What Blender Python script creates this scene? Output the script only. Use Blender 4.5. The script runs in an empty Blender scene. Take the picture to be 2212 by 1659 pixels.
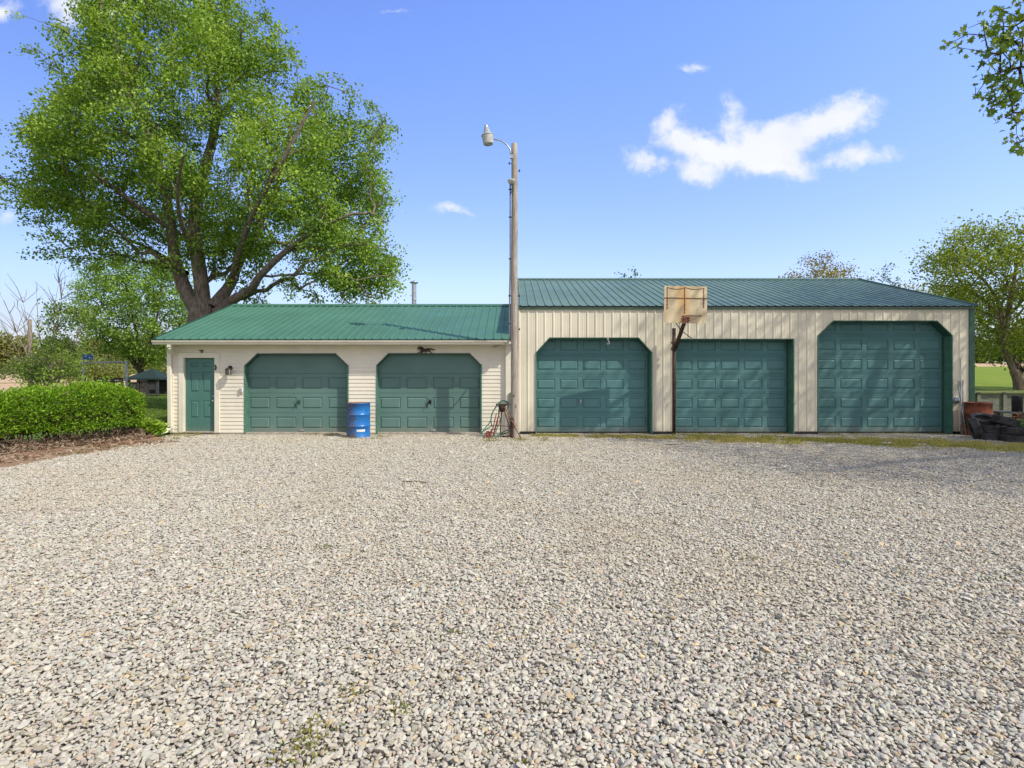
import bpy, bmesh, math, random
import numpy as np
from mathutils import Vector, Matrix

random.seed(11)
rng = np.random.default_rng(11)
scene = bpy.context.scene
COL = scene.collection
R = math.radians

# ---------------------------------------------------------------- layout: metres, y into the picture, camera at y = -15
F, CX, HZ, CAMD, CAMZ = 1200.0, 1106.0, 800.0, 15.0, 1.71
def gx(u, Y=0.0): return (u - CX) * (Y + CAMD) / F
def gz(v, Y=0.0): return CAMZ - (v - HZ) * (Y + CAMD) / F
def W(u, v, Y=0.0): return (gx(u, Y), Y, gz(v, Y))

# ---------------------------------------------------------------- object helpers
def tag(o, label=None, cat=None, group=None, kind=None):
    if label: o['label'] = label
    if cat: o['category'] = cat
    if group: o['group'] = group
    if kind: o['kind'] = kind
    return o

def thing(name, label, cat, loc=(0, 0, 0), group=None):
    o = bpy.data.objects.new(name, None)
    o.empty_display_size = 0.2
    o.location = loc
    COL.objects.link(o)
    return tag(o, label, cat, group)

def root_loc(p):
    v = Vector((0, 0, 0))
    while p is not None:
        v += p.location
        p = p.parent
    return v

class MB:
    """collects shapes in world metres and links them as ONE mesh object"""
    def __init__(s): s.v = []; s.f = []; s.sm = []
    def add(s, vs, fs, smooth=False):
        n = len(s.v)
        s.v += [tuple(p) for p in vs]
        s.f += [tuple(i + n for i in f) for f in fs]
        s.sm += [smooth] * len(fs)
        return s
    def quad(s, a, b, c, d): return s.add([a, b, c, d], [(0, 1, 2, 3)])
    def box(s, x0, x1, y0, y1, z0, z1):
        return s.add([(x0, y0, z0), (x1, y0, z0), (x1, y1, z0), (x0, y1, z0), (x0, y0, z1), (x1, y0, z1), (x1, y1, z1), (x0, y1, z1)],
                     [(0, 3, 2, 1), (4, 5, 6, 7), (0, 1, 5, 4), (1, 2, 6, 5), (2, 3, 7, 6), (3, 0, 4, 7)])
    def bar(s, a, b, w, h, up=(0, 0, 1)):
        """square bar between two points"""
        a, b = Vector(a), Vector(b)
        d = (b - a).normalized()
        u = Vector(up)
        if abs(d.dot(u)) > 0.95: u = Vector((0, 1, 0))
        r = d.cross(u).normalized(); u = r.cross(d).normalized()
        vs = []
        for p in (a, b):
            for sx, sz in ((-1, -1), (1, -1), (1, 1), (-1, 1)):
                vs.append(p + r * (sx * w / 2) + u * (sz * h / 2))
        return s.add(vs, [(0, 1, 2, 3), (7, 6, 5, 4), (0, 4, 5, 1), (1, 5, 6, 2), (2, 6, 7, 3), (3, 7, 4, 0)])
    def tube(s, pts, rad, n=10, cap=True):
        pts = [Vector(p) for p in pts]
        if not hasattr(rad, '__len__'): rad = [rad] * len(pts)
        vs, fs = [], []
        t0 = (pts[1] - pts[0]).normalized()
        u = Vector((0, 0, 1)) if abs(t0.z) < 0.9 else Vector((1, 0, 0))
        u = (u - t0 * u.dot(t0)).normalized()
        for i, p in enumerate(pts):
            t = (pts[min(i + 1, len(pts) - 1)] - pts[max(i - 1, 0)]).normalized()
            u = (u - t * u.dot(t)).normalized()
            w = t.cross(u)
            for k in range(n):
                a = 2 * math.pi * k / n
                vs.append(p + (u * math.cos(a) + w * math.sin(a)) * rad[i])
        for i in range(len(pts) - 1):
            for k in range(n):
                k2 = (k + 1) % n
                fs.append((i * n + k, i * n + k2, (i + 1) * n + k2, (i + 1) * n + k))
        s.add(vs, fs, True)
        if cap:
            m = len(s.v) - len(vs)
            s.f.append(tuple(m + k for k in reversed(range(n)))); s.sm.append(False)
            s.f.append(tuple(m + (len(pts) - 1) * n + k for k in range(n))); s.sm.append(False)
        return s
    def lathe(s, prof, c, n=32, M=None):
        """profile of (radius, height) turned about a vertical axis through c (or through M)"""
        vs, fs = [], []
        for r, z in prof:
            for k in range(n):
                a = 2 * math.pi * k / n
                p = Vector((r * math.cos(a), r * math.sin(a), z))
                if M is not None: p = M @ p
                vs.append(p + Vector(c))
        for i in range(len(prof) - 1):
            for k in range(n):
                k2 = (k + 1) % n
                fs.append((i * n + k, i * n + k2, (i + 1) * n + k2, (i + 1) * n + k))
        return s.add(vs, fs, True)
    def prism(s, poly, y0, y1):
        """polygon in (x, z) given thickness along y"""
        n = len(poly)
        vs = [(x, y0, z) for x, z in poly] + [(x, y1, z) for x, z in poly]
        fs = [tuple(range(n)), tuple(reversed(range(n, 2 * n)))] + [(i, i + n, (i + 1) % n + n, (i + 1) % n) for i in range(n)]
        return s.add(vs, fs)
    def extrude_x(s, poly, x0, x1):
        """polygon in (y, z) run along x"""
        n = len(poly)
        vs = [(x0, y, z) for y, z in poly] + [(x1, y, z) for y, z in poly]
        fs = [tuple(range(n)), tuple(reversed(range(n, 2 * n)))] + [(i, i + n, (i + 1) % n + n, (i + 1) % n) for i in range(n)]
        return s.add(vs, fs)
    def build(s, name, mat, parent=None, bevel=0.0, fix=True):
        off = root_loc(parent)
        me = bpy.data.meshes.new(name)
        me.from_pydata([(x - off.x, y - off.y, z - off.z) for x, y, z in s.v], [], s.f)
        me.polygons.foreach_set('use_smooth', s.sm)
        if fix and len(s.f) < 60000:
            bm = bmesh.new(); bm.from_mesh(me)
            bmesh.ops.recalc_face_normals(bm, faces=bm.faces)
            bm.to_mesh(me); bm.free()
        me.materials.append(mat)
        o = bpy.data.objects.new(name, me)
        COL.objects.link(o)
        o.parent = parent
        if bevel:
            b = o.modifiers.new('edge', 'BEVEL'); b.width = bevel; b.segments = 2; b.limit_method = 'ANGLE'; b.angle_limit = R(40)
        return o

def big_mesh(name, V, Q, mat, parent=None, col=None, smooth=False):
    """numpy quads or triangles -> mesh object with an optional colour per vertex"""
    off = np.array(root_loc(parent))
    V = np.asarray(V, dtype=np.float64) - off
    Q = np.asarray(Q, dtype=np.int32)
    k = Q.shape[1]
    me = bpy.data.meshes.new(name)
    me.vertices.add(len(V)); me.vertices.foreach_set('co', V.astype(np.float32).ravel())
    me.loops.add(Q.size); me.loops.foreach_set('vertex_index', Q.ravel())
    me.polygons.add(len(Q)); me.polygons.foreach_set('loop_start', np.arange(0, Q.size, k, dtype=np.int32))
    me.polygons.foreach_set('use_smooth', np.full(len(Q), smooth))
    me.update(calc_edges=True)
    if col is not None:
        at = me.attributes.new('tint', 'FLOAT_COLOR', 'POINT')
        c4 = np.ones((len(V), 4), dtype=np.float32); c4[:, :3] = col
        at.data.foreach_set('color', c4.ravel())
    me.materials.append(mat)
    o = bpy.data.objects.new(name, me)
    COL.objects.link(o)
    o.parent = parent
    return o

# ---------------------------------------------------------------- materials
class NT:
    def __init__(s, name):
        s.m = bpy.data.materials.new(name); s.m.use_nodes = True
        s.t = s.m.node_tree; s.n = s.t.nodes; s.n.clear()
        s.out = s.n.new('ShaderNodeOutputMaterial')
        s.pos = s.n.new('ShaderNodeNewGeometry').outputs['Position']
    def link(s, a, b): s.t.links.new(a, b)
    def val(s, sock, v):
        if hasattr(v, 'is_linked') or hasattr(v, 'links'): s.link(v, sock)
        else: sock.default_value = v
    def node(s, typ, **kw):
        n = s.n.new(typ)
        for k, v in kw.items(): setattr(n, k, v)
        return n
    def noise(s, scale, detail=4, rough=0.55, vec=None, stretch=None, dist=0.0):
        vec = vec or s.pos
        if stretch:
            mp = s.node('ShaderNodeVectorMath', operation='MULTIPLY'); s.link(vec, mp.inputs[0]); mp.inputs[1].default_value = stretch
            vec = mp.outputs[0]
        n = s.node('ShaderNodeTexNoise'); s.link(vec, n.inputs['Vector'])
        n.inputs['Scale'].default_value = scale; n.inputs['Detail'].default_value = detail
        n.inputs['Roughness'].default_value = rough; n.inputs['Distortion'].default_value = dist
        return n.outputs['Fac']
    def ramp(s, fac, lo, hi, a=0.0, b=1.0):
        n = s.node('ShaderNodeMapRange', interpolation_type='SMOOTHSTEP'); s.link(fac, n.inputs[0])
        for i, x in zip((1, 2, 3, 4), (lo, hi, a, b)): n.inputs[i].default_value = x
        return n.outputs[0]
    def math(s, op, a, b=0.0):
        n = s.node('ShaderNodeMath', operation=op); s.val(n.inputs[0], a); s.val(n.inputs[1], b)
        return n.outputs[0]
    def mix(s, fac, a, b, blend='MIX'):
        n = s.node('ShaderNodeMix', data_type='RGBA', blend_type=blend)
        s.val(n.inputs['Factor'], fac)
        for sock, v in ((n.inputs[6], a), (n.inputs[7], b)):
            s.val(sock, (*v, 1.0) if isinstance(v, tuple) and len(v) == 3 else v)
        return n.outputs[2]
    def sep(s, vec=None):
        n = s.node('ShaderNodeSeparateXYZ'); s.link(vec or s.pos, n.inputs[0]); return n.outputs
    def bump(s, h, strength=0.3, dist=0.01):
        n = s.node('ShaderNodeBump'); s.link(h, n.inputs['Height'])
        n.inputs['Strength'].default_value = strength; n.inputs['Distance'].default_value = dist
        return n.outputs[0]
    def bsdf(s, col, rough=0.6, metal=0.0, spec=0.5, normal=None, coat=0.0):
        n = s.node('ShaderNodeBsdfPrincipled')
        s.val(n.inputs['Base Color'], (*col, 1.0) if isinstance(col, tuple) else col)
        s.val(n.inputs['Roughness'], rough); s.val(n.inputs['Metallic'], metal)
        n.inputs['Specular IOR Level'].default_value = spec; n.inputs['Coat Weight'].default_value = coat
        if normal: s.link(normal, n.inputs['Normal'])
        return n.outputs[0]
    def done(s, sh): s.link(sh, s.out.inputs['Surface']); return s.m

def mat(name, col, rough=0.6, var=0.12, scale=3.0, bump=0.0, bscale=60.0, metal=0.0, spec=0.5, col2=None, lo=0.35, hi=0.65, stretch=None, bdist=0.004, fine=0.06):
    t = NT(name)
    a = tuple(c * (1 - var) for c in col)
    b = col2 or tuple(min(c * (1 + var), 0.95) for c in col)
    c = t.mix(t.ramp(t.noise(scale, 5, stretch=stretch), lo, hi), a, b)
    if fine:
        c = t.mix(1.0, c, t.mix(t.noise(scale * 14, 2), (1 - fine,) * 3, (1 + fine,) * 3), 'MULTIPLY')
    nm = t.bump(t.noise(bscale, 4, stretch=stretch), bump, bdist) if bump else None
    r = t.ramp(t.noise(scale * 2.3, 3), 0.3, 0.7, max(rough - 0.08, 0.03), min(rough + 0.08, 1.0))
    return t.done(t.bsdf(c, r, metal, spec, nm))

def leaf_mat(name, trans=0.4, rough=0.5, gain=(1.5, 1.45, 0.6)):
    t = NT(name)
    at = t.node('ShaderNodeAttribute', attribute_name='tint')
    c = at.outputs['Color']
    p = t.bsdf(c, rough, 0.0, 0.35)
    tr = t.node('ShaderNodeBsdfTranslucent'); t.link(t.mix(1.0, c, gain, 'MULTIPLY'), tr.inputs['Color'])
    mx = t.node('ShaderNodeMixShader'); mx.inputs[0].default_value = trans
    t.link(p, mx.inputs[1]); t.link(tr.outputs[0], mx.inputs[2])
    return t.done(mx.outputs[0])

M = {}
M['siding'] = mat('cream_vinyl', (0.715, 0.675, 0.545), 0.45, 0.05, 1.3, fine=0.03)
M['trim'] = mat('cream_trim', (0.73, 0.69, 0.56), 0.42, 0.05, 2.0, fine=0.03)
M['concrete'] = mat('concrete', (0.36, 0.32, 0.26), 0.9, 0.2, 6, 0.3, 50)
M['dark_green'] = mat('dark_green_trim', (0.030, 0.095, 0.062), 0.4, 0.12, 4)
M['jamb_green'] = mat('jamb_green', (0.075, 0.19, 0.135), 0.5, 0.15, 5)
M['black'] = mat('black_metal', (0.015, 0.013, 0.013), 0.5, 0.3, 8)
M['brown_metal'] = mat('brown_cutout_metal', (0.035, 0.018, 0.014), 0.6, 0.3, 20)
M['galv'] = mat('galvanised_steel', (0.42, 0.45, 0.47), 0.38, 0.15, 9, metal=0.7)
M['grey_pipe'] = mat('grey_pipe', (0.36, 0.37, 0.36), 0.5, 0.15, 6)
M['white_plastic'] = mat('white_plastic', (0.72, 0.72, 0.68), 0.4, 0.08, 8)
M['glass_bowl'] = mat('ribbed_lamp_bowl', (0.46, 0.47, 0.40), 0.25, 0.18, 12)
M['rubber'] = mat('tyre_rubber', (0.022, 0.022, 0.023), 0.75, 0.35, 9, 0.5, 90)
M['rubber_dusty'] = mat('dusty_tyre_rubber', (0.050, 0.048, 0.045), 0.85, 0.4, 7, 0.5, 90)
M['hose'] = mat('green_hose', (0.035, 0.16, 0.10), 0.35, 0.2, 12)
M['rust'] = mat('rusty_iron', (0.17, 0.055, 0.030), 0.85, 0.1, 14, 0.4, 120, col2=(0.26, 0.12, 0.075))
M['rust_red'] = mat('rusty_red_paint', (0.30, 0.055, 0.035), 0.75, 0.1, 10, 0.3, 120, col2=(0.16, 0.045, 0.030))
M['rust_dark'] = mat('dark_brown_steel', (0.040, 0.022, 0.015), 0.75, 0.1, 16, 0.3, 120, col2=(0.085, 0.045, 0.03))
M['rust_orange'] = mat('rusty_drum_steel', (0.34, 0.10, 0.045), 0.8, 0.1, 5, 0.3, 100, col2=(0.12, 0.035, 0.018))
M['twig'] = mat('dry_twig', (0.16, 0.11, 0.075), 0.9, 0.3, 12)
M['brick'] = mat('red_edging_brick', (0.42, 0.13, 0.07), 0.85, 0.2, 20, 0.4, 120)
M['red_post'] = mat('dull_red_paint', (0.20, 0.060, 0.060), 0.7, 0.2, 9)
M['shaded_roof'] = mat('shaded_gazebo_roof', (0.010, 0.028, 0.022), 0.75, 0.2, 4)  # roof's base colour darkened to stand in for the trees' shade
M['dark_wood'] = mat('dark_stained_wood', (0.045, 0.045, 0.042), 0.75, 0.25, 6)
M['leaf'] = leaf_mat('foliage', 0.34)
M['grass'] = leaf_mat('grass_blades', 0.30, 0.6, (1.2, 1.2, 0.7))
M['dry'] = leaf_mat('dry_leaf_litter', 0.10, 0.8, (1, 1, 1))

def bark(name, c1, c2):
    t = NT(name)
    n = t.noise(9, 6, 0.65, stretch=(1.6, 1.6, 0.35))
    c = t.mix(t.ramp(n, 0.35, 0.66), c1, c2)
    c = t.mix(t.ramp(t.noise(1.1, 3), 0.5, 0.75, 0, 0.5), c, tuple(x * 0.6 for x in c1))
    return t.done(t.bsdf(c, 0.9, 0, 0.2, t.bump(n, 0.9, 0.03)))
M['bark'] = bark('maple_bark', (0.11, 0.085, 0.066), (0.26, 0.21, 0.17))
M['bark_dark'] = bark('dark_bark', (0.035, 0.027, 0.020), (0.10, 0.078, 0.058))
M['bark_pale'] = bark('pale_bark', (0.16, 0.13, 0.10), (0.32, 0.27, 0.21))

def painted_metal(name, col, rough, dirt, wave=0.0, streak=0.1):
    """factory painted sheet: slight chalking, dust running down, oil-canning"""
    t = NT(name)
    c = t.mix(t.ramp(t.noise(0.7, 4), 0.3, 0.7), tuple(x * 0.90 for x in col), tuple(x * 1.10 for x in col))
    c = t.mix(t.ramp(t.noise(2.2, 5, stretch=(9, 9, 0.5)), 0.5, 0.85, 0, streak), c, dirt)
    c = t.mix(t.ramp(t.noise(55, 2), 0.70, 0.78, 0, 0.5), c, dirt)
    zz = t.math('ADD', t.sep()[2], t.math('MULTIPLY', t.noise(6, 5, 0.7), 0.5))
    c = t.mix(t.ramp(zz, 0.22, 0.52, 0.45, 0.0), c, (0.30, 0.255, 0.19))
    r = t.ramp(t.noise(1.8, 4), 0.3, 0.7, rough - 0.06, rough + 0.10)
    nm = t.bump(t.noise(1.6, 2), wave, 0.05) if wave else None
    return t.done(t.bsdf(c, r, 0, 0.38, nm))
M['roof_green'] = painted_metal('green_roof_steel', (0.062, 0.165, 0.108), 0.52, (0.20, 0.27, 0.22), 0.05)
M['roof_barn'] = painted_metal('aged_green_roof_steel', (0.115, 0.190, 0.142), 0.52, (0.24, 0.30, 0.28), 0.05)
M['barn_wall'] = painted_metal('cream_steel_sheet', (0.70, 0.655, 0.51), 0.40, (0.42, 0.36, 0.25), 0.04, 0.18)
M['door_green'] = painted_metal('garage_door_green', (0.104, 0.194, 0.168), 0.55, (0.16, 0.22, 0.18), 0.10, 0.12)
M['door_teal'] = painted_metal('barn_door_teal', (0.086, 0.205, 0.202), 0.58, (0.14, 0.24, 0.22), 0.14, 0.12)
M['entry_green'] = painted_metal('entry_door_green', (0.072, 0.178, 0.150), 0.45, (0.15, 0.20, 0.17), 0.03, 0.08)

def pole_wood():
    t = NT('weathered_pole_wood')
    n = t.noise(10, 6, 0.6, stretch=(7, 7, 0.30))
    c = t.mix(t.ramp(n, 0.33, 0.68), (0.22, 0.19, 0.155), (0.47, 0.42, 0.345))
    k = t.noise(5.0, 2, stretch=(2.2, 2.2, 0.9))
    c = t.mix(t.ramp(k, 0.70, 0.74), c, (0.10, 0.075, 0.055))
    return t.done(t.bsdf(c, 0.9, 0, 0.2, t.bump(n, 0.6, 0.01)))
M['pole'] = pole_wood()

def grey_boards():
    t = NT('weathered_grey_boards')
    n = t.noise(7, 6, 0.65, stretch=(0.6, 1, 9))
    c = t.mix(t.ramp(n, 0.3, 0.7), (0.095, 0.105, 0.08), (0.25, 0.255, 0.21))
    return t.done(t.bsdf(c, 0.9, 0, 0.2, t.bump(n, 0.6, 0.01)))
M['boards'] = grey_boards()

def backboard_mat():
    t = NT('stained_backboard')
    x, y, z = t.sep()
    c = t.mix(t.ramp(t.noise(4, 5), 0.35, 0.7), (0.56, 0.46, 0.27), (0.64, 0.56, 0.38))
    bx = gx(1476, -1.1)
    band = t.math('MULTIPLY', t.ramp(t.math('ABSOLUTE', t.math('SUBTRACT', x, bx)), 0.03, 0.24, 1, 0), t.ramp(t.noise(3.0, 4, stretch=(3, 1, 0.6)), 0.25, 0.6, 0.25, 1.0))
    c = t.mix(t.math('MULTIPLY', band, 0.85), c, (0.52, 0.30, 0.095))
    c = t.mix(t.ramp(t.noise(2.2, 6, stretch=(4, 1, 0.7)), 0.55, 0.80, 0, 0.7), c, (0.50, 0.32, 0.13))
    return t.done(t.bsdf(c, 0.5, 0, 0.4))
M['backboard'] = backboard_mat()

def blue_drum():
    t = NT('blue_drum_paint')
    x, y, z = t.sep()
    side = t.ramp(x, -4.02, -3.78, 1.0, 0.0)
    n = t.noise(24, 6, 0.75)
    f = t.math('ADD', t.math('MULTIPLY', side, 0.16), n)
    low = t.ramp(z, 0.0, 0.2, 0.08, 0.0)
    f = t.math('ADD', f, low)
    c = t.mix(t.ramp(t.noise(2.5, 4), 0.3, 0.7), (0.010, 0.135, 0.42), (0.016, 0.175, 0.48))
    c = t.mix(t.ramp(f, 0.58, 0.70), c, (0.085, 0.080, 0.095))
    c = t.mix(t.ramp(f, 0.76, 0.84), c, (0.15, 0.060, 0.035))
    return t.done(t.bsdf(c, t.ramp(f, 0.58, 0.7, 0.33, 0.8), 0, 0.5))
M['blue'] = blue_drum()
# ---------------------------------------------------------------- building helpers
class Opening:
    """an opening in a wall: rectangular, or with the two top corners cut off"""
    def __init__(s, xl, xr, top, cx=0.0, cz=0.0): s.xl, s.xr, s.top, s.cx, s.cz = xl, xr, top, cx, cz
    def inset(s, z): return 0.0 if s.cz == 0 or z <= s.top - s.cz else s.cx * (z - (s.top - s.cz)) / s.cz
    def L(s, z): return s.xl + s.inset(z)
    def Rr(s, z): return s.xr - s.inset(z)
    def zlow(s, x):
        if x <= s.xl or x >= s.xr: return None
        d = min(x - s.xl, s.xr - x)
        return s.top if s.cx == 0 or d >= s.cx else s.top - s.cz + s.cz * d / s.cx
    def path(s):
        if s.cx: return [(s.xl, 0), (s.xl, s.top - s.cz), (s.xl + s.cx, s.top), (s.xr - s.cx, s.top), (s.xr, s.top - s.cz), (s.xr, 0)]
        return [(s.xl, 0), (s.xl, s.top), (s.xr, s.top), (s.xr, 0)]

def offset_path(path, d):
    """path moved outwards (it runs up the left side, over, and down the right side)"""
    out = []
    for i, p in enumerate(path):
        p = Vector(p)
        ns = []
        if i > 0: e = (p - Vector(path[i - 1])).normalized(); ns.append(Vector((-e.y, e.x)))
        if i < len(path) - 1: e = (Vector(path[i + 1]) - p).normalized(); ns.append(Vector((-e.y, e.x)))
        n = sum(ns, Vector((0, 0))).normalized()
        k = d / max(n.dot(ns[0]), 0.3)
        q = p + n * k
        out.append((q.x, q.y))
    return out

def casing(op, w, y0, y1, z0=0.0, pick=None):
    if pick == 'sides': return [casing(op, w, y0, y1, z0, 'left'), casing(op, w, y0, y1, z0, 'right')]
    m = MB()
    a = [(x, max(z, z0)) for x, z in op.path()]; b = [(x, max(z, z0)) for x, z in offset_path(op.path(), w)]
    for i in range(len(a) - 1):
        if pick == 'left' and i != 0 or pick == 'right' and i != len(a) - 2: continue
        if pick == 'head' and i in (0, len(a) - 2): continue
        m.prism([a[i], a[i + 1], b[i + 1], b[i]], y0, y1)
    return m

def lap_siding(m, X0, X1, z0, z1, ops, lap=0.1032, out=0.014, ybase=0.0):
    rows = []
    z = z0
    while z < z1 - 1e-6:
        rows.append((z, min(z + lap, z1))); z += lap
    cuts = sorted({o.top for o in ops} | {o.top - o.cz for o in ops if o.cz})
    for a, b in rows:
        zs = [a] + [c for c in cuts if a + 1e-4 < c < b - 1e-4] + [b]
        for za, zb in zip(zs, zs[1:]):
            yo = lambda zz: ybase - out * (1 - (zz - a) / lap) - 0.002
            act = sorted([o for o in ops if o.top > (za + zb) / 2], key=lambda o: o.xl)
            ca, cb = X0, X0
            spans = []
            for o in act:
                spans.append((ca, cb, o.L(za), o.L(zb))); ca, cb = o.Rr(za), o.Rr(zb)
            spans.append((ca, cb, X1, X1))
            for la, lb, ra, rb in spans:
                m.quad((la, yo(za), za), (ra, yo(za), za), (rb, yo(zb), zb), (lb, yo(zb), zb))
                if za == a: m.quad((la, yo(za), za), (la, ybase - 0.002, za), (ra, ybase - 0.002, za), (ra, yo(za), za))

def rib_profile(x0, x1, pitch, h, phase=0.0, minor=0.0025):
    """(x, height) points of a ribbed steel sheet with three small stiffening beads between the main ribs"""
    pts = [(x0, 0.0)]
    k = math.floor((x0 - phase) / pitch) - 1
    while True:
        c = phase + k * pitch
        if c > x1 + pitch: break
        cand = [(c - 0.030, 0), (c - 0.013, h), (c + 0.013, h), (c + 0.030, 0)]
        for q in (0.30, 0.5, 0.70):
            mx = c + pitch * q
            cand += [(mx - 0.012, 0), (mx - 0.005, minor), (mx + 0.005, minor), (mx + 0.012, 0)]
        pts += [p for p in cand if x0 + 1e-4 < p[0] < x1 - 1e-4]
        k += 1
    pts.append((x1, 0.0))
    return pts

def ribbed_wall(m, X0, X1, z0, z1, ops, pitch=0.2286, h=0.017, phase=0.0):
    pts = rib_profile(X0, X1, pitch, h, phase)
    cuts = sorted(c for o in ops for c in ([o.xl, o.xr] + ([o.xl + o.cx, o.xr - o.cx] if o.cx else [])))
    full = []
    for (xa, ya), (xb, yb) in zip(pts, pts[1:]):
        full.append((xa, ya))
        for c in cuts:
            if xa + 1e-5 < c < xb - 1e-5: full.append((c, ya + (yb - ya) * (c - xa) / (xb - xa)))
    full.append(pts[-1])
    for (xa, ya), (xb, yb) in zip(full, full[1:]):
        la = lb = z0
        for o in ops:
            if o.zlow((xa + xb) / 2) is not None:
                la = o.zlow(min(max(xa, o.xl + 1e-6), o.xr - 1e-6)); lb = o.zlow(min(max(xb, o.xl + 1e-6), o.xr - 1e-6))
        m.quad((xa, -ya - 0.002, la), (xb, -yb - 0.002, lb), (xb, -yb - 0.002, z1), (xa, -ya - 0.002, z1))

def ribbed_roof(m, x0, x1, ye, ze, yr, zr, pitch=0.2286, h=0.022, phase=0.0, thick=0.05):
    L = math.hypot(yr - ye, zr - ze)
    ny, nz = -(zr - ze) / L, (yr - ye) / L
    if nz < 0: ny, nz = -ny, -nz
    pts = rib_profile(x0, x1, pitch, h, phase, 0.0018)
    for (xa, ha), (xb, hb) in zip(pts, pts[1:]):
        m.quad((xa, ye + ny * ha, ze + nz * ha), (xb, ye + ny * hb, ze + nz * hb), (xb, yr + ny * hb, zr + nz * hb), (xa, yr + ny * ha, zr + nz * ha))
    g = 0.006
    kk = 0.07 if yr > ye else -0.07; dz = abs(0.07 * (zr - ze) / (yr - ye))
    m.extrude_x([(ye + kk, ze - g + dz), (yr, zr - g), (yr, zr - thick), (ye + kk, ze - thick + dz)], x0 + 0.003, x1 - 0.003)

def panel_grid(m, xb, zb, y, deep=0.016, w1=0.022, w2=0.026, raise_=0.003):
    """flat sheet with a raised panel in every odd cell of the grid"""
    for i in range(len(xb) - 1):
        for j in range(len(zb) - 1):
            x0, x1, z0, z1 = xb[i], xb[i + 1], zb[j], zb[j + 1]
            if not (i % 2 and j % 2):
                m.quad((x0, y, z0), (x1, y, z0), (x1, y, z1), (x0, y, z1)); continue
            rings = [(0, y), (w1 * 0.25, y + deep), (w1, y + deep), (w1 + w2, y - raise_)]
            rr = [[(x0 + d, yy, z0 + d), (x1 - d, yy, z0 + d), (x1 - d, yy, z1 - d), (x0 + d, yy, z1 - d)] for d, yy in rings]
            for a, b in zip(rr, rr[1:]):
                for k in range(4):
                    m.quad(a[k], a[(k + 1) % 4], b[(k + 1) % 4], b[k])
            m.quad(*rr[-1])

def sectional_door(parent, xl, xr, ztop, y, cols, rows, pitchz, material, mx, mz, first=None, z0=0.02, beads=False, blank_top=False):
    m = MB()
    zs = [z0 + pitchz * k for k in range(rows)] + [ztop]
    zs = [z for z in zs if z <= ztop]
    cw = (xr - xl) / cols
    xb = [xl]
    for c in range(cols): xb += [xl + c * cw + mx, xl + (c + 1) * cw - mx]
    xb.append(xr)
    for za, zb in zip(zs, zs[1:]):
        a, b = za + 0.004, zb - 0.004
        panel_grid(m, xb, [a, b] if b - a <= 2.4 * mz or (blank_top and zb == zs[-1]) else [a, a + mz, b - mz, b], y)
        m.box(xl, xr, y + 0.014, y + 0.04, zb - 0.012, zb + 0.012)
        m.quad((xl, y, b), (xr, y, b), (xr, y + 0.016, b + 0.003), (xl, y + 0.016, b + 0.003))
        m.quad((xl, y, a), (xr, y, a), (xr, y + 0.016, a - 0.003), (xl, y + 0.016, a - 0.003))
        if beads:
            for dz in (0.022, 0.044, 0.066):
                for zz in (a + dz, b - dz):
                    m.extrude_x([(y + 0.001, zz - 0.006), (y - 0.005, zz), (y + 0.001, zz + 0.006)], xl, xr)
    m.box(xl, xr, y + 0.02, y + 0.045, z0, ztop)
    return m.build('garage_door', material, parent, fix=False)

def gable_prism(m, x0, x1, yf, yb, z0, ze, yr, zr):
    m.extrude_x([(yf, z0), (yb, z0), (yb, ze), (yr, zr), (yf, ze)], x0, x1)

# ================================================================ the low garage
G = thing('garage', 'low cream lap-sided garage with a green metal roof and two green garage doors', 'garage', (-4.6, 0, 0))
GX0, GX1 = gx(369), gx(1104)
REC = 0.17
d1 = Opening(gx(530.6), gx(751), gz(765), gx(556.7) - gx(530.6), 25 / 80)
d2 = Opening(gx(815.4), gx(1038.6), gz(764.6), gx(839.6) - gx(815.4), 24.5 / 80)
de = Opening(gx(397.8), gx(464.4), gz(773))
WT = 2.44
m = MB(); lap_siding(m, GX0, GX1, 0.03, WT, [de, d1, d2])
m.build('wall', M['siding'], G, fix=False)
# body behind the front sheet: side walls, back wall
m = MB()
gable_prism(m, GX0, GX0 + 0.1, 0.006, 7.7, 0.0, 2.42, 3.79, 3.66)
m.box(GX0, GX1, 7.6, 7.7, 0, 2.4)
for z in np.arange(0.05, 2.4, 0.1032):
    m.extrude_x([(0.01, z), (7.6, z), (7.6, z + 0.10)], GX0 - 0.012, GX0 - 0.001)
m.build('side_wall', M['siding'], G)
m = MB(); m.box(GX0 - 0.015, GX1, -0.004, 0.14, -0.05, 0.032); m.build('foundation', M['concrete'], G)
# eave: fascia, soffit and gutter
EY, EZ = -0.33, gz(733, -0.33)
RX0, RX1 = gx(335, EY), 0.145
m = MB(); m.box(RX0 + 0.03, RX1, EY + 0.02, 0.06, WT - 0.015, WT + 0.005); m.build('soffit', M['trim'], G)
m = MB(); m.box(RX0 + 0.02, RX1, EY + 0.0, EY + 0.02, WT - 0.03, EZ - 0.055); m.build('fascia', M['trim'], G)
gt, gb = gz(735.3, EY - 0.11), gz(744, EY - 0.09)
m = MB()
prof = [(EY - 0.002, gt), (EY - 0.002, gb), (EY - 0.075, gb), (EY - 0.085, gb + 0.035), (EY - 0.118, gb + 0.07), (EY - 0.122, gt - 0.012), (EY - 0.128, gt), (EY - 0.112, gt + 0.002), (EY - 0.112, gt - 0.012), (EY - 0.02, gt - 0.02)]
m.extrude_x(prof, gx(333, EY), gx(1101, EY))
m.build('gutter', M['trim'], G, bevel=0.003)
m = MB()
dx = gx(372.5)
def rect_pipe(m, pts, w, h):
    for a, b in zip(pts, pts[1:]): m.bar(a, b, w, h, (0, 1, 0))
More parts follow.
